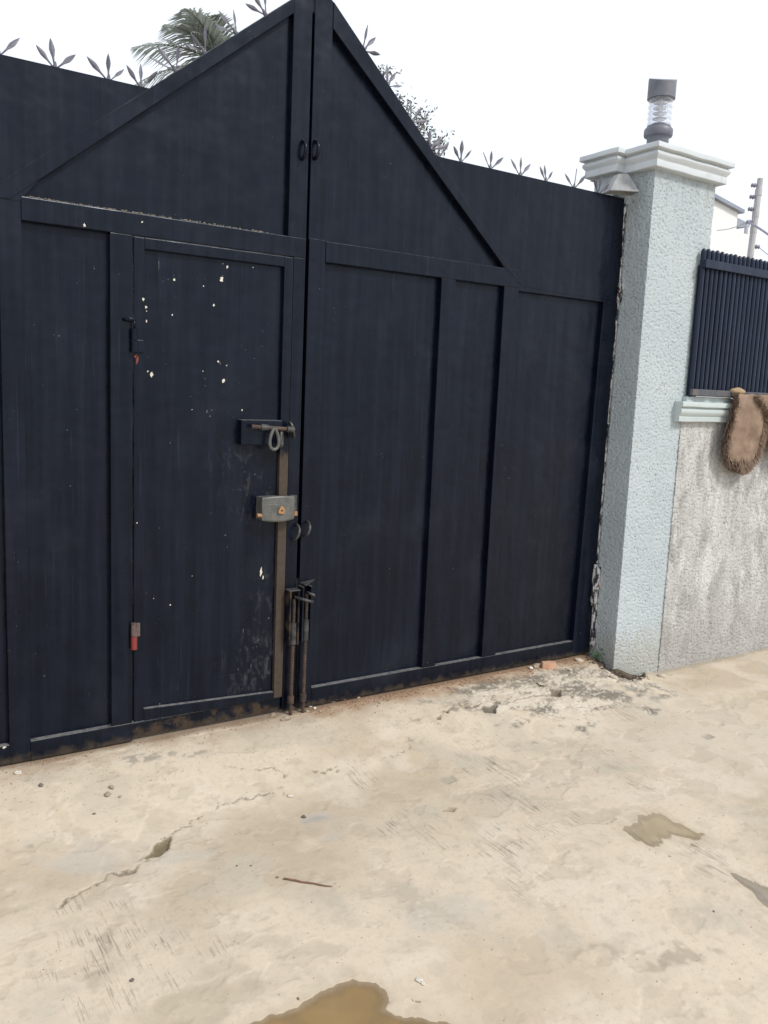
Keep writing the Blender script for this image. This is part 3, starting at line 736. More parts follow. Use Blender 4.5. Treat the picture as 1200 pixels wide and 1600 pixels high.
# ------------------------------------------------------------------ gate pillar
def stucco_relief(u, v, seed, depth=.006):
    """knock-down stucco: smooth field torn by short curling pits"""
    n = fbm(u*80+.9*fbm(u*34, v*34, 2, seed+3), v*70, 2, seed)
    pit = sstep(-.16, -.42, n + .10*fbm(u*4, v*4, 2, seed+7))
    return -depth*pit + .0016*fbm(u*9, v*9, 3, seed+9) + .0010*fbm(u*70, v*70, 2, seed+5)
def shaft_mesh(name, x0, x1, y0, y1, z0, z1, step, seed, depth=.006, faces='flbr', ragged=0):
    """upright block wrapped by one displaced skin (front, sides, back)"""
    per = [(x0, y1), (x0, y0), (x1, y0), (x1, y1), (x0, y1)]
    U, X, Y, NX, NY = [], [], [], [], []
    u = 0
    fine = [step, step, .03, .03]
    nrm = [(-1, 0), (0, -1), (1, 0), (0, 1)]
    for i in range(4):
        a, b = Vector(per[i]), Vector(per[i+1]); Ls = (b-a).length; n = max(2, int(Ls/fine[i]))
        for k in range(n):
            p = a.lerp(b, k/n); X.append(p.x); Y.append(p.y); U.append(u+Ls*k/n)
            e = nrm[i] if k else (nrm[i][0]+nrm[i-1][0], nrm[i][1]+nrm[i-1][1]); NX.append(e[0]); NY.append(e[1])
        u += Ls
    U, X, Y, NX, NY = map(np.array, (U, X, Y, NX, NY)); nu = len(U)
    nz = int((z1-z0)/step)+1; zz = np.linspace(z0, z1, nz)
    UU, ZZ = np.meshgrid(U, zz)
    h = stucco_relief(UU, ZZ, seed, depth)
    P = np.stack([X[None]+NX[None]*h, Y[None]+NY[None]*h, ZZ], -1).reshape(-1, 3)
    id_ = np.arange(nu*nz).reshape(nz, nu); nxt = np.roll(id_, -1, 1)
    q = np.stack([id_[:-1], nxt[:-1], nxt[1:], id_[1:]], -1).reshape(-1, 4)
    return mesh_np(name, P, q)
PX0, PX1, PY0, PY1 = 1.974, 2.490, -.17, .215
pillar = empty('gate_pillar', (2.23, .02, -.12), 'pale blue stucco gate pillar with moulded white cap at the gate', 'pillar')
def under(o, parent):
    o.parent = parent; o.location = -parent.location; return o
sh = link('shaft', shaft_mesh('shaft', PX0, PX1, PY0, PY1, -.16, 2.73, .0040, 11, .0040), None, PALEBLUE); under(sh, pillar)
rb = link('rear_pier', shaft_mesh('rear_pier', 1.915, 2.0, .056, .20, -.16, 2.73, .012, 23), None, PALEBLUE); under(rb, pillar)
CPROF = [(.0, 0), (.036, .002), (.040, .006), (.040, .036), (.037, .040), (.040, .046), (.050, .058), (.053, .068), (.049, .078), (.041, .084), (.041, .088), (.060, .090), (.065, .094), (.065, .116), (.062, .120), (.0, .120)]
def cornice(name, x0, x1, y0, y1, z, prof, mat, parent):
    bm = bmesh.new(); rings = []
    for p, h in prof:
        rings.append([bm.verts.new(q) for q in ((x0-p, y0-p, z+h), (x1+p, y0-p, z+h), (x1+p, y1+p, z+h), (x0-p, y1+p, z+h))])
    for a, b in zip(rings, rings[1:]):
        for k in range(4): bm.faces.new((a[k], a[(k+1) % 4], b[(k+1) % 4], b[k]))
    bm.faces.new(rings[0][::-1]); bm.faces.new(rings[-1])
    es = [e for e in bm.edges if abs(e.verts[0].co.z-e.verts[1].co.z) < 1e-6 and (e.verts[0].co-e.verts[1].co).length > .1]
    bmesh.ops.subdivide_edges(bm, edges=es, cuts=14, use_grid_fill=True)
    for v in bm.verts:
        v.co.z += .0022*float(fbm(v.co.x*7, v.co.y*7, 2, 4)); v.co.y += .0016*float(fbm(v.co.x*9, v.co.z*20, 2, 6)); v.co.x += .0016*float(fbm(v.co.y*9, v.co.z*20, 2, 7))
    o = finish(name, bm, mat, parent); autosmooth(o.data, 38); return o
cornice('cap_moulding', PX0, PX1, PY0, PY1, 2.712, CPROF, CORNICE, pillar)
cornice('cap_moulding', 1.918, 2.02, .052, .205, 2.716, CPROF, CORNICE, pillar)

# grey sheet-metal hood at the gate's top corner
HOOD = metal('grey_hood_paint', (.24, .25, .26), (.33, .335, .335), .7, 0, 20)
bm = bmesh.new()
a = [bm.verts.new(q) for q in ((1.765, -.06, 2.592), (1.925, -.115, 2.600), (1.972, -.02, 2.600), (1.80, .03, 2.592), (1.845, -.035, 2.690), (1.900, -.050, 2.697), (1.925, .0, 2.697), (1.86, .015, 2.690))]
for f_ in ((0, 1, 5, 4), (1, 2, 6, 5), (2, 3, 7, 6), (3, 0, 4, 7), (4, 5, 6, 7)): bm.faces.new([a[i] for i in f_])
bmesh.ops.subdivide_edges(bm, edges=bm.edges[:], cuts=1, use_grid_fill=True)
bmesh.ops.recalc_face_normals(bm, faces=bm.faces)
bmesh.ops.solidify(bm, geom=bm.faces[:], thickness=.006)
tag(finish('metal_hood', bm, HOOD), 'small grey wedge-shaped metal hood tucked under the pillar cap above the gate corner', 'hood')

# lamp on the pillar
lamp = empty('pillar_lamp', (2.232, .05, 2.83), 'cylindrical lamp with ribbed clear glass and grey cap on the pillar', 'lamp')
LAMPM = metal('lamp_grey_paint', (.105, .11, .135), (.15, .155, .18), .45, 0, 12)
lc = (2.232, .05, 2.83)
bm = bmesh.new(); lathe(bm, [(.060, -.002), (.060, .125), (.062, .132), (.076, .138), (.079, .146), (.079, .172), (.074, .180), (.066, .184), (.066, .192)], lc, 40); o = finish('lamp_base', bm, LAMPM, lamp); autosmooth(o.data, 35)
GL = NM('lamp_glass'); GL.col((.85, .86, .90)); GL.set('Roughness', .08)
tp = GL.n('ShaderNodeBsdfTransparent'); tp.inputs[0].default_value = (.96, .97, .99, 1); lw = GL.n('ShaderNodeLayerWeight'); lw.inputs[0].default_value = .25
ms = GL.n('ShaderNodeMixShader'); GL.l(GL.ramp(lw.outputs['Facing'], 0, 1, .10, .55), ms.inputs[0]); GL.l(tp.outputs[0], ms.inputs[1]); GL.l(GL.b.outputs[0], ms.inputs[2]); GL.l(ms.outputs[0], GL.t.nodes['Material Output'].inputs[0])
prof = []
for i in range(49):
    t = i/48; prof.append((.057+.010*abs(math.sin(t*math.pi*5))**.7, .190+t*.152))
inner = [(r-.006, z) for r, z in prof[::-1]]
bm = bmesh.new(); lathe(bm, prof+inner+[prof[0]], lc, 40, False); bmesh.ops.remove_doubles(bm, verts=bm.verts, dist=1e-5); finish('lamp_glass', bm, GL.m, lamp, True)
LOUV = metal('lamp_white_enamel', (.70, .70, .72), (.62, .62, .65), .5, 0, 12)
bm = bmesh.new()
for i in range(5):
    z = .205+i*.028; lathe(bm, [(.010, z+.006), (.040, z), (.040, z+.002), (.010, z+.008)], lc, 28)
tube(bm, [Vector(lc)+Vector((0, 0, .18)), Vector(lc)+Vector((0, 0, .345))], .012, 16); finish('lamp_louvre', bm, LOUV, lamp)
bm = bmesh.new(); N = 48; rC = .076; zb, zr = .338, .446
lo, hi, rg = [], [], []
ang0 = -.59
for k in range(N):
    a = 2*math.pi*k/N; x, y = rC*math.cos(a), rC*math.sin(a)
    xr, yr = x*math.cos(ang0)-y*math.sin(ang0), x*math.sin(ang0)+y*math.cos(ang0)
    lo.append(bm.verts.new(Vector(lc)+Vector((xr, yr, zb)))); hi.append(bm.verts.new(Vector(lc)+Vector((xr, yr, zr-.42*abs(y)))))
for k in range(N): bm.faces.new((lo[k], lo[(k+1) % N], hi[(k+1) % N], hi[k]))
rg = {}
for k in range(1, N//2):
    a = 2*math.pi*k/N; x = rC*math.cos(a); rg[k] = bm.verts.new(Vector(lc)+Vector((x*math.cos(ang0), x*math.sin(ang0), zr)))
def RG(k): return hi[0] if k == 0 else (hi[N//2] if k == N//2 else rg[k])
for k in range(N//2):
    for s_ in (1, -1):
        q = [hi[(s_*k) % N], hi[(s_*(k+1)) % N], RG(k+1), RG(k)]; u = []
        for v in q:
            if v not in u: u.append(v)
        if len(u) > 2: bm.faces.new(u)
bm.faces.new(lo[::-1]); o = finish('lamp_cap', bm, LAMPM, lamp); autosmooth(o.data, 35)

# ------------------------------------------------------------------ boundary wall, coping, fence
WX0, WX1, WY = 2.372, 4.3, -.177
wall = empty('boundary_wall', (3.6, -.1, -.12), 'low grey stained stucco boundary wall with moulded coping beside the pillar', 'wall')
wb = link('wall_body', shaft_mesh('wall_body', WX0, WX1, WY, .0, -.16, 1.43, .0055, 37, .006), None, GREYWALL); under(wb, wall)
MPROF = [(-.03, 1.385), (.030, 1.386), (.034, 1.389), (.034, 1.412), (.030, 1.416), (.034, 1.421), (.044, 1.434), (.047, 1.445), (.044, 1.456), (.033, 1.464), (.033, 1.468), (.048, 1.470), (.052, 1.474), (.052, 1.497), (.050, 1.500), (-.03, 1.502)]
bm = bmesh.new(); rings = []
xs = np.linspace(2.305, WX1, 40)
for x in xs: rings.append([bm.verts.new((x, WY-p, z+.002*float(fbm(np.array(x*5), np.array(z*9), 2, 2)))) for p, z in MPROF])
for a, b in zip(rings, rings[1:]):
    for k in range(len(MPROF)-1): bm.faces.new((a[k], b[k], b[k+1], a[k+1]))
bm.faces.new(rings[0]); bm.faces.new(rings[-1][::-1]); bm_o = finish('coping_moulding', bm, COPING, wall); autosmooth(bm_o.data, 38)
bm = bmesh.new(); top = []
for i, x in enumerate(np.linspace(2.372, WX1, 90)):
    e = .012*float(fbm(np.array(x*9), np.array(.3), 3, 9)); t = .006*float(fbm(np.array(x*14), np.array(1.3), 3, 19))
    top.append([bm.verts.new(q) for q in ((x, WY-.018+e, 1.42), (x, WY-.018+e, 1.530+t), (x, -.01, 1.534), (x, -.01, 1.42))])
for a, b in zip(top, top[1:]):
    for k in range(4): bm.faces.new((a[k], a[(k+1) % 4], b[(k+1) % 4], b[k]))
bm.faces.new(top[0]); bm.faces.new(top[-1][::-1]); finish('coping_top', bm, COPING, wall)

fence = empty('picket_fence', (3.6, -.19, 1.53), 'dark navy steel fence of tight round-topped pickets on the low wall', 'fence')
FX0, FX1 = 2.385, 4.27
bm = bmesh.new(); prof = [(.0155, 0), (.0155, .788), (.0145, .800), (.0115, .810), (.006, .8155), (.0008, .817)]
lathe(bm, prof, (0, 0, 0), 12); PK = fin(bm); PK.materials.append(FENCEM); PK.name = 'picket'; autosmooth(PK, 50)
n = int((FX1-FX0)/.0415)
for i in range(n):
    p = link('picket', PK, fence)
    p.location = Vector((FX0+.018+i*.0415+random.uniform(-.0015, .0015), -.196, 1.540+random.uniform(-.004, .003)))-fence.location
    p.rotation_euler = (0, random.uniform(-.0015, .0015), random.random()*6)
for z0, z1, y0 in ((2.247, 2.292, -.232), (1.538, 1.574, -.226)):
    bm = bmesh.new(); box(bm, FX0, FX1, y0, -.2065, z0, z1, .003); finish('rail', bm, FENCEM if z0 > 2 else FENCEDUST, fence)
bm = bmesh.new(); box(bm, FX0+.004, FX1, -.1845, -.1795, 1.535, 2.262, 0); finish('backing_sheet', bm, FENCEM, fence)

# ------------------------------------------------------------------ shaggy rug over the wall
RUGM = NM('brown_suede'); v = RUGM.noise(9, 5, .6)
RUGM.col(RUGM.mix(RUGM.ramp(v, .35, .68), (.30, .222, .165), (.215, .155, .115))); RUGM.set('Roughness', .95); RUGM.set('Specular IOR Level', .1); RUGM.bump(RUGM.noise(150, 4, .7), .7, .004)
FURM = NM('brown_shag'); FURM.col(FURM.mix(FURM.noise(45, 3), (.30, .22, .165), (.150, .105, .078))); FURM.set('Roughness', .95); FURM.set('Specular IOR Level', .1)
rug = empty('shaggy_rug', (2.95, -.26, 1.10), 'brown shaggy rug draped over the coping of the grey wall', 'rug')
def tongue(xc, w0, wm, drop, yo, seed, nu=44, nv=56, lean=0.):
    """one hanging fold of the rug: from the wall top over the coping to a rounded hem; returns f(u, v)"""
    def f(u, v):
        if v < .16:
            t = v/.16; w_ = w0; y = -.20-.048*t; z = 1.548+.012*math.sin(t*2.2)
        else:
            t = (v-.16)/.84
            w_ = (w0+(wm-w0)*math.sin(min(t/.62, 1)*math.pi/2)) if t < .62 else wm*math.sqrt(max(.004, 1-((t-.62)/.38)**2.2))
            y = -.248-.012*math.sin(min(1, t*1.6)*math.pi)+.028*t; z = 1.556-t*drop
        q = 2*u-1
        x = xc+q*w_+lean*max(0, v-.16)
        y += -.022*(1-q*q)*min(1, v/.3)+.007*math.sin(q*5+seed)*v - yo
        k = float(fbm(np.array(u*4+seed), np.array(v*5), 3, 61+seed))*.008
        return Vector((x, y-k, z+.003*math.sin(q*7+seed)))
    return f
def strand(bm, p, d, ln, wd):
    d = d.normalized(); sv = d.cross(Vector((random.uniform(-.4, .4), 1, .2))).normalized()*wd
    mid = p+d*ln*.55+Vector((random.uniform(-1, 1), random.uniform(-1, .3), random.uniform(-1, .2)))*ln*.16; tip = p+d*ln+Vector((random.uniform(-1, 1), random.uniform(-1, .4), -.5))*ln*.25
    a = [bm.verts.new(q) for q in (p-sv, p+sv, mid+sv*.8, mid-sv*.8, tip)]
    bm.faces.new((a[0], a[1], a[2], a[3])); bm.faces.new((a[3], a[2], a[4]))
for fn, cnt, nu, nv in ((tongue(2.892, .145, .184, .445, .004, 1, lean=.004), 5600, 40, 56), (tongue(3.33, .42, .25, .36, .026, 5, lean=.06), 1800, 50, 50)):
    bm = bmesh.new(); grid = [[bm.verts.new(fn(i/nu, j/nv)) for i in range(nu+1)] for j in range(nv+1)]
    for j in range(nv):
        for i in range(nu): bm.faces.new((grid[j][i], grid[j][i+1], grid[j+1][i+1], grid[j+1][i]))
    bmesh.ops.recalc_face_normals(bm, faces=bm.faces)
    if sum(f_.normal.y for f_ in bm.faces) > 0: bmesh.ops.reverse_faces(bm, faces=bm.faces)
    bmesh.ops.solidify(bm, geom=bm.faces[:], thickness=.014)
    fold = finish('rug_fold', bm, RUGM.m, rug, True)
    bm = bmesh.new()
    for _ in range(cnt):
        r = random.random()
        if r < .62:      # the two side edges and the rounded hem
            sd_ = 0 if random.random() < .6 else 1; u = abs(random.gauss(0, .05)); u = u if sd_ == 0 else 1-u; v = random.uniform(.14, 1); sx = -1 if sd_ == 0 else 1
            d = Vector((sx*(.9-.55*v), -.25, -.35-.9*v*v))
        else:
            u = random.random(); v = 1-abs(random.gauss(0, .045)); d = Vector((.8*(u-.5), -.25, -1))
        p = fn(max(0, min(u, 1)), max(.1, min(v, 1)))
        strand(bm, p+Vector((0, random.uniform(-.006, .010), 0)), d+Vector((random.uniform(-.4, .4), random.uniform(-.4, .1), random.uniform(-.35, .35))), random.uniform(.020, .044), random.uniform(.0014, .0030))
    o = finish('shag_fringe', bm, FURM.m, rug); o['kind'] = 'stuff'
SPONGE = metal('tan_sponge', (.38, .27, .155), (.30, .21, .125), .95, 0, 60)
bm = bmesh.new(); bmesh.ops.create_icosphere(bm, subdivisions=3, radius=.05, matrix=Matrix.Translation((2.800, -.225, 1.572)) @ Matrix.Diagonal((1.25, .7, .42, 1)))
for v_ in bm.verts: v_.co += v_.normal*.006*float(fbm(np.array(v_.co.x*25), np.array(v_.co.z*25+v_.co.y*20), 2, 3))
tag(finish('sponge', bm, SPONGE, None, True), 'small tan sponge lying on top of the draped brown rug', 'sponge')

# ------------------------------------------------------------------ background: house, fence pole, trees
house = empty('house', (7.2, 6, -.1), 'white rendered house with grey roof edge behind the fence', 'house')
HY = 4.0
def rp(px, py, Y=HY): p = onY(px, py, Y); return (p.x, p.z)
a = rp(1119, 314); b = rp(1153, 332)
sl_ = (b[1]-a[1])/(b[0]-a[0]); ridge = 7.62; zr_ = a[1]+sl_*(ridge-a[0])
bm = bmesh.new(); prism(bm, [(ridge-.95, -.1), (b[0], -.1), (b[0], b[1]), (ridge, zr_), (ridge-.95, b[1])], HY, HY+5, 0); finish('wall', bm, HOUSEWALL, house)
bm = bmesh.new(); prism(bm, [(b[0]+.06, b[1]-.01), (b[0]+.06, b[1]+.035), (ridge, zr_+.05), (ridge, zr_+.004)], HY-.06, HY+5.05, 0); finish('roof_slope', bm, ROOFM, house)
bm = bmesh.new(); prism(bm, [(ridge, zr_+.004), (ridge, zr_+.05), (ridge-.99, b[1]+.035), (ridge-.99, b[1]-.01)], HY-.06, HY+5.05, 0); finish('roof_slope', bm, ROOFM, house)
e0 = rp(1151, 362, HY+.6); e1 = rp(1178, 367, HY+.6)
bm = bmesh.new(); prism(bm, [(b[0]-.1, -.1), (e1[0]+.12, -.1), (e1[0]+.12, e1[1]-.02), (b[0]-.1, e0[1]+.03)], HY+.6, HY+4, 0); finish('annexe_wall', bm, HOUSEWALL, house)
h0 = rp(1150, 339, HY+1.2); h1 = rp(1173, 350, HY+1.2); h2 = rp(1150, 358, HY+1.2)
bm = bmesh.new(); prism(bm, [(h0[0]-.2, h0[1]+.03), (h1[0]-.02, h1[1]), (h1[0]-.02, h1[1]-.05), (h0[0]-.2, h2[1])], HY+1.2, HY+1.6, 0); finish('eave', bm, ROOFM, house)
bm = bmesh.new(); q = rp(1166, 358, HY+1.0); tube(bm, [(q[0], HY+1.0, -.1), (q[0], HY+1.0, h1[1]-.05)], .03, 8); finish('downpipe', bm, POLEM, house)

PY = 2.0
t_ = onY(1188, 279, PY); b_ = onY(1172, 402, PY)
dirp = (b_-t_)/(t_.z-b_.z)
base = t_+dirp*(t_.z+.1)
pole = empty('security_fence_pole', base, 'pale leaning pole with insulators for security wire behind the picket fence', 'pole')
bm = bmesh.new(); tube(bm, [base, t_.lerp(base, .12), t_.lerp(base, .06), t_], [.036, .031, .030, .027], 12)
for s_ in (.035, .09, .13): 
    p = t_.lerp(base, s_); tube(bm, [p+Vector((0, 0, .03)), p-Vector((0, 0, .03))], .034, 12)
finish('pole_shaft', bm, POLEM, pole)
INS = metal('grey_insulator', (.16, .15, .22), (.24, .22, .30), .4, 0, 20)
ipts = []
for py, side in ((290, -1), (308, -1), (327, -1), (347, -1), (385, 1)):
    k = (py-279)/(402-279); p = t_.lerp(b_, k); e = Vector((side*.85, -side*.5, 0)).normalized()
    bm = bmesh.new(); tube(bm, [p+e*.03, p+e*.05, p+e*.06, p+e*.075, p+e*.085], [.010, .024, .012, .022, .008], 10); finish('insulator', bm, INS, pole, True); ipts.append(p+e*.07)
WIRE = metal('fence_wire', (.20, .20, .26), (.3, .3, .36), .5, .3)
wl = [(ipts[3], onY(1120, 360, 3.2), .02, .004, 'thin security wire running from the pole behind the pillar', WIRE),
      (ipts[3], onY(1230, 392, 1.2), -.02, .011, 'dark thicker security wire sagging down from the pole', INS),
      (ipts[4], onY(1240, 420, 1.2), .02, .004, 'thin security wire from the lowest insulator', WIRE)]
for a, b, sag, r, lab, mt_ in wl:
    bm = bmesh.new(); tube(bm, [a.lerp(b, i/12)-Vector((0, 0, sag*math.sin(math.pi*i/12))) for i in range(13)], r, 6); tag(finish('security_wire', bm, mt_), lab, 'wire', 'security wires on the pole')

# coconut palm behind the gate
FROND = NM('palm_green_bloomed'); FROND.col(FROND.mix(FROND.noise(6, 3), (.30, .32, .30), (.19, .215, .20))); FROND.set('Roughness', .45)  # leaf green paled: glare bloom from the sky is put into the colour
tr = FROND.n('ShaderNodeBsdfTranslucent'); tr.inputs[0].default_value = (.34, .38, .32, 1); mxs = FROND.n('ShaderNodeMixShader'); mxs.inputs[0].default_value = .35
out = FROND.t.nodes['Material Output']; FROND.l(FROND.b.outputs[0], mxs.inputs[1]); FROND.l(tr.outputs[0], mxs.inputs[2]); FROND.l(mxs.outputs[0], out.inputs[0])
BARK = metal('palm_bark', (.16, .14, .12), (.10, .085, .07), .9, 0, 12)
palm = empty('palm_tree', (1.45, 5.0, 0), 'feathery palm tree rising behind the gable of the gate', 'tree')
pc = onY(352, 108, 5.0); palm.location = (pc.x+.15, 5.0, 0)
bm = bmesh.new(); tube(bm, [(pc.x+.15, 5, -.02), (pc.x+.10, 5, 1.5), (pc.x+.03, 5, 3), (pc.x, 5, pc.z)], [.17, .13, .11, .09], 14)
finish('trunk', bm, BARK, palm, True)
fr = [(-172, 42, .88), (-158, 54, .92), (165, 64, .85), (178, 24, 1.0), (-150, 72, .75), (10, 74, .45), (-60, 66, .45), (60, 40, .6), (-90, 20, .8), (120, 15, .9), (0, 5, .7), (-40, 5, .7), (180, 2, .9), (90, 2, .8)]
for az, el, ln in fr:
    bm = bmesh.new(); az_, el_ = rad(az), rad(el); h = Vector((math.cos(az_), math.sin(az_), 0)); P = []
    for i in range(11):
        t = i/10; P.append(pc+h*ln*t*math.cos(el_)+Vector((0, 0, ln*(t*math.sin(el_)-.42*t*t))))
    tube(bm, P, [.014*(1-.8*i/10) for i in range(11)], 6)
    side = h.cross(Vector((0, 0, 1)))
    for i in range(5, 38):
        t = i/38; k = t*10; p = P[int(k)].lerp(P[min(int(k)+1, 10)], k-int(k)); tg = (P[min(int(k)+1, 10)]-P[int(k)]).normalized()
        l_ = ln*.42*math.sin(math.pi*min(1, .18+t*.80))
        for s_ in (1, -1):
            d = (side*s_*.85+tg*.65+Vector((0, 0, -.15+random.uniform(-.12, .12)))).normalized(); wv = tg*.010
            mid = p+d*l_*.5; tip = p+d*l_-Vector((0, 0, .22*l_))
            a = [bm.verts.new(q) for q in (p-wv, p+wv, mid+wv*.9, mid-wv*.9, tip)]; bm.faces.new(a[:4]); bm.faces.new((a[3], a[2], a[4]))
    finish('frond', bm, FROND.m, palm)

# small-leaved tree behind the right slope
tree = empty('leafy_tree', (3.0, 4.0, 0), 'small-leaved green tree peeping over the right slope of the gate', 'tree')
tc = onY(612, 200, 4.0); tree.location = (tc.x+.1, 4.0, 0)
LEAF = NM('leaf_green'); LEAF.col(LEAF.mix(LEAF.noise(9, 3), (.075, .110, .065), (.13, .165, .10))); LEAF.set('Roughness', .5)
bm = bmesh.new(); root = Vector((tc.x+.1, 4, -.02)); fork = tc-Vector((0, 0, .7))
tube(bm, [root, root.lerp(fork, .5)+Vector((.06, 0, 0)), fork], [.10, .08, .06], 10)
tips = []
for i in range(26):
    a = random.uniform(0, 6.28); e = random.uniform(.15, 1.45); ln = random.uniform(.5, 1.0)
    t = fork+Vector((math.cos(a)*math.cos(e)*ln*.75, math.sin(a)*math.cos(e)*ln*.75, math.sin(e)*ln*1.08)); md = fork.lerp(t, .5)+Vector((random.uniform(-.08, .08),)*3)
    tube(bm, [fork, md, t], [.03, .016, .005], 6); tips += [t, md.lerp(t, .5), md.lerp(t, .8)]
for px, py in ((606, 112), (640, 160), (650, 172), (663, 200), (672, 213), (598, 108), (655, 186)):
    t = onY(px, py+6, 4.0); tube(bm, [fork, fork.lerp(t, .6)+Vector((0, 0, .05)), t], [.022, .012, .004], 6); tips += [t, t, fork.lerp(t, .85)]
finish('trunk', bm, BARK, tree, True)
bm = bmesh.new()
for t in tips:
    for _ in range(26):
        p = t+Vector((random.gauss(0, .040), random.gauss(0, .05), random.gauss(0, .034)))
        d = Vector((random.uniform(-1, 1), random.uniform(-1, 1), random.uniform(-.6, .9))).normalized(); s_ = d.cross(Vector((random.uniform(-1, 1), random.uniform(-1, 1), 1))).normalized()*random.uniform(.006, .011); l_ = random.uniform(.03, .055)
        a = [bm.verts.new(q) for q in (p, p+d*l_*.5+s_, p+d*l_, p+d*l_*.5-s_)]; bm.faces.new(a)
o = finish('crown', bm, LEAF.m, tree); o['kind'] = 'stuff'

# ------------------------------------------------------------------ small things on the ground
PEB = metal('tan_stone', (.36, .30, .22), (.26, .21, .15), .9, 0, 40)
PEBW = metal('pale_stone', (.62, .58, .50), (.52, .48, .40), .9, 0, 40)
PEBD = metal('dark_stone', (.10, .085, .07), (.17, .14, .11), .9, 0, 40)
def stone(px, py, w_px, mat, label, group=None, name='pebble', flat=.6, cat='pebble'):
    p = gp(px, py); p.z = gz(p.x, p.y); dist = (p-CAM).length; r = w_px/FPX*dist*.5
    bm = bmesh.new(); bmesh.ops.create_icosphere(bm, subdivisions=2, radius=r)
    sd = random.randint(0, 999)
    for v in bm.verts:
        c_ = v.co.normalized(); k = 1+.35*float(fbm(np.array(c_.x*1.3+sd), np.array(c_.y*1.3+c_.z*1.1), 2, sd))
        v.co = Vector((v.co.x*k*1.15, v.co.y*k*.85, v.co.z*k*flat))
    me = fin(bm); autosmooth(me, 30); me.name = name; o = link(name, me, None, mat)
    o.location = p+Vector((0, 0, r*flat*.55)); o.rotation_euler = (random.uniform(-.2, .2), random.uniform(-.2, .2), random.random()*6)
    return tag(o, label, cat, group)
for x, y, w_ in ((427, 1119, 10), (447, 1124, 13)):
    stone(x, y, w_, PEB, 'rounded tan pebble at the foot of the gate drop bolts', 'pebbles at the drop bolts')
for x, y, w_ in ((168, 1242, 11), (174, 1231, 8), (187, 1245, 5)):
    stone(x, y, w_, PEB, 'grey-tan pebble in the loose trio on the driveway left of the long crack', 'trio of pebbles')
for x, y, w_ in ((453, 1244, 8),): stone(x, y, w_, PEBW, 'single bright white pebble on the driveway between the cracks')
for x, y, w_ in ((655, 1532, 9), (661, 1537, 7), (652, 1528, 4)): stone(x, y, w_, PEBW, 'pale crumb of stone beside the brown muddy puddle', 'pale crumbs by the puddle')
for x, y, w_ in ((64, 1228, 7),): stone(x, y, w_, PEBD, 'dark pebble in front of the left gate leaf')
for x, y, w_ in ((28, 1209, 10),): stone(x, y, w_, PEBW, 'pale pebble close to the foot of the left gate leaf')
for x, y, w_ in ((206, 1532, 6), (370, 1353, 3), (392, 1353, 3), (475, 1277, 7), (433, 1371, 4), (466, 1560, 4), (147, 1272, 4), (1115, 1425, 3)):
    stone(x, y, w_, PEBD, 'tiny dark stone chip lying loose on the open concrete', 'tiny dark chips on the concrete')
for x, y, w_ in ((485, 1104, 8), (492, 1107, 6), (505, 1099, 6), (520, 1097, 7), (538, 1093, 6), (480, 1112, 6), (560, 1091, 6), (500, 1112, 5), (838, 1042, 12), (829, 1045, 8)):
    stone(x, y, w_, PEBW if random.random() < .5 else PEB, 'small flaked stone in the rusty dirt under the right gate leaf', 'flakes under the right gate leaf')
BRICK = metal('broken_terracotta', (.42, .22, .13), (.50, .32, .22), .95, 0, 30)
p = gp(856, 1042); p.z = gz(p.x, p.y)
bm = bmesh.new(); pts = [(-.050, -.028), (-.02, -.040), (.045, -.020), (.058, .012), (.02, .030), (-.035, .022)]
a = [bm.verts.new((x, y, -.004)) for x, y in pts]; b = [bm.verts.new((x*.9, y*.88, .022+.006*random.random())) for x, y in pts]
bm.faces.new(a[::-1]); bm.faces.new(b)
for i in range(6): bm.faces.new((a[i], a[(i+1) % 6], b[(i+1) % 6], b[i]))
bmesh.ops.bevel(bm, geom=bm.edges[:], offset=.003, segments=2, affect='EDGES')
me = fin(bm); me.name = 'brick_chip'; o = link('brick_chip', me, None, BRICK); o.location = p; o.rotation_euler = (0, 0, -.3)
tag(o, 'broken terracotta brick chip under the hinge end of the gate', 'brick chip')
STICK = metal('dry_twig', (.16, .08, .05), (.22, .13, .085), .9, 0, 40)
pa, pb = gp(443, 1374), gp(520, 1387); bm = bmesh.new(); Pn = []
for i in range(9):
    q = pa.lerp(pb, i/8); q.z = gz(q.x, q.y)+.004; Pn.append(q+Vector((0, .003*math.sin(i*1.7), 0)))
tube(bm, Pn, [.0032, .003, .0034, .0028, .003, .0026, .0026, .0022, .0012], 7); tag(finish('twig', bm, STICK, None, True), 'thin reddish-brown twig lying on the bare concrete', 'twig')
pa, pb = gp(560+565, 1125), gp(1140, 1128)
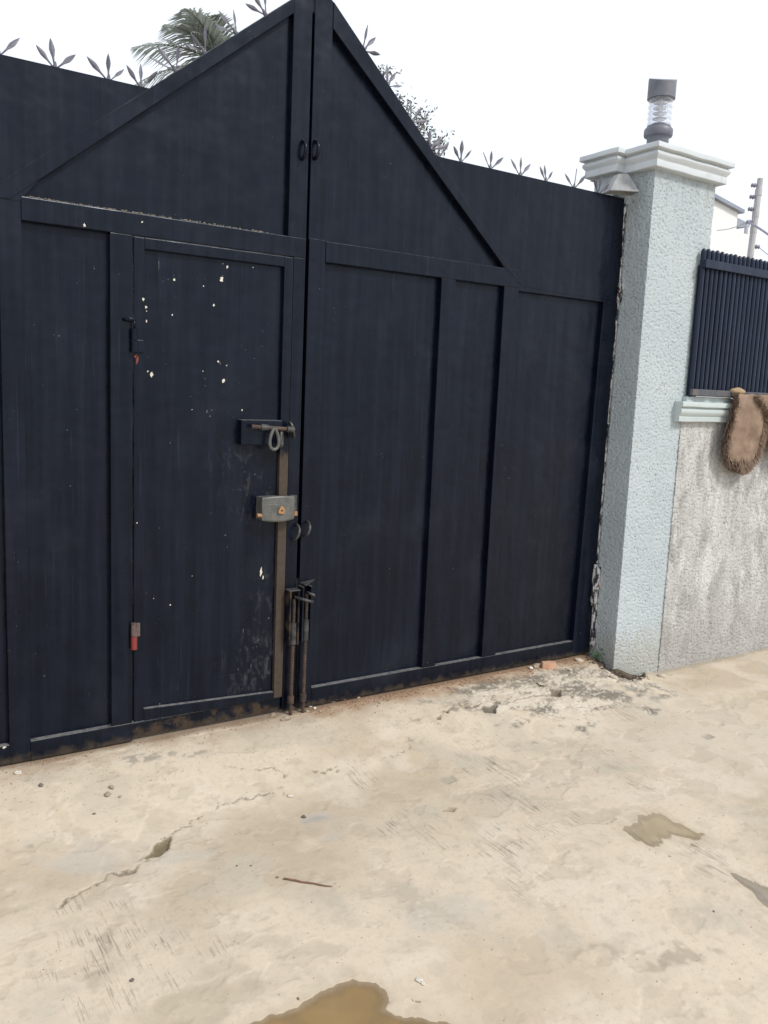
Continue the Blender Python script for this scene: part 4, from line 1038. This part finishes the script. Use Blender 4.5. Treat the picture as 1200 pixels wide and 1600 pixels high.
# soil and broken cement at the pillar foot
FLAKE = metal('broken_cement', (.50, .43, .335), (.36, .305, .235), .95, 0, 50)
SOIL = metal('dark_soil', (.060, .043, .029), (.11, .080, .055), .95, 0, 120)
sp = []
for _ in range(420):
    t = random.random(); px = 918+88*t+random.gauss(0, 3); py = np.interp(px, [918, 940, 960, 985, 1005], [1026, 1036, 1048, 1054, 1054])+random.gauss(0, 3.2)
    q = gp(px, float(py)); sp.append((q.x, q.y, gz(q.x, q.y)+.002, random.choice((.003, .004, .005, .006, .009))))
o = crumbs('soil_clods', sp, SOIL); o['label'] = 'crumbly dark soil in the broken edge at the pillar foot'
for x, y, w_ in ((1033, 1056, 14), (1012, 1060, 9), (905, 1032, 12), (890, 1048, 9), (772, 1092, 10), (845, 1070, 11), (958, 1058, 10), (720, 1101, 8)):
    stone(x, y, w_, FLAKE, 'pale broken flake of cement on the weathered apron by the pillar', 'cement flakes by the pillar', 'cement_flake', .38, 'cement flake')
# weed at the pillar foot
WEED = NM('weed_green'); WEED.col(WEED.mix(WEED.noise(40, 2), (.05, .15, .03), (.09, .22, .05))); WEED.set('Roughness', .5)
p = onY(934, 1024, -.07); p.z = gz(p.x, p.y)
weed = empty('weed', p, 'small bright green weed growing at the pillar foot', 'weed')
bm = bmesh.new()
for i in range(5):
    a = random.uniform(0, 6.28); tube(bm, [p, p+Vector((.012*math.cos(a), .012*math.sin(a), .03)), p+Vector((.03*math.cos(a), .03*math.sin(a), .055+.02*random.random()))], [.0022, .0016, .0008], 5)
finish('stem', bm, WEED.m, weed)
for i in range(22):
    bm = bmesh.new(); a = random.uniform(0, 6.28); r = random.uniform(.005, .03); q = p+Vector((r*math.cos(a), r*math.sin(a), random.uniform(.015, .075)))
    d = Vector((math.cos(a), math.sin(a), random.uniform(-.1, .6))).normalized(); s_ = d.cross(Vector((0, 0, 1))).normalized()*.0065; l_ = random.uniform(.018, .030); n_ = Vector((0, 0, .0015))
    v = [bm.verts.new(k) for k in (q, q+d*l_*.45+s_, q+d*l_, q+d*l_*.45-s_, q+d*l_*.45+n_)]
    for f_ in ((0, 1, 4), (1, 2, 4), (2, 3, 4), (3, 0, 4)): bm.faces.new([v[j] for j in f_])
    finish('leaf', bm, WEED.m, weed)
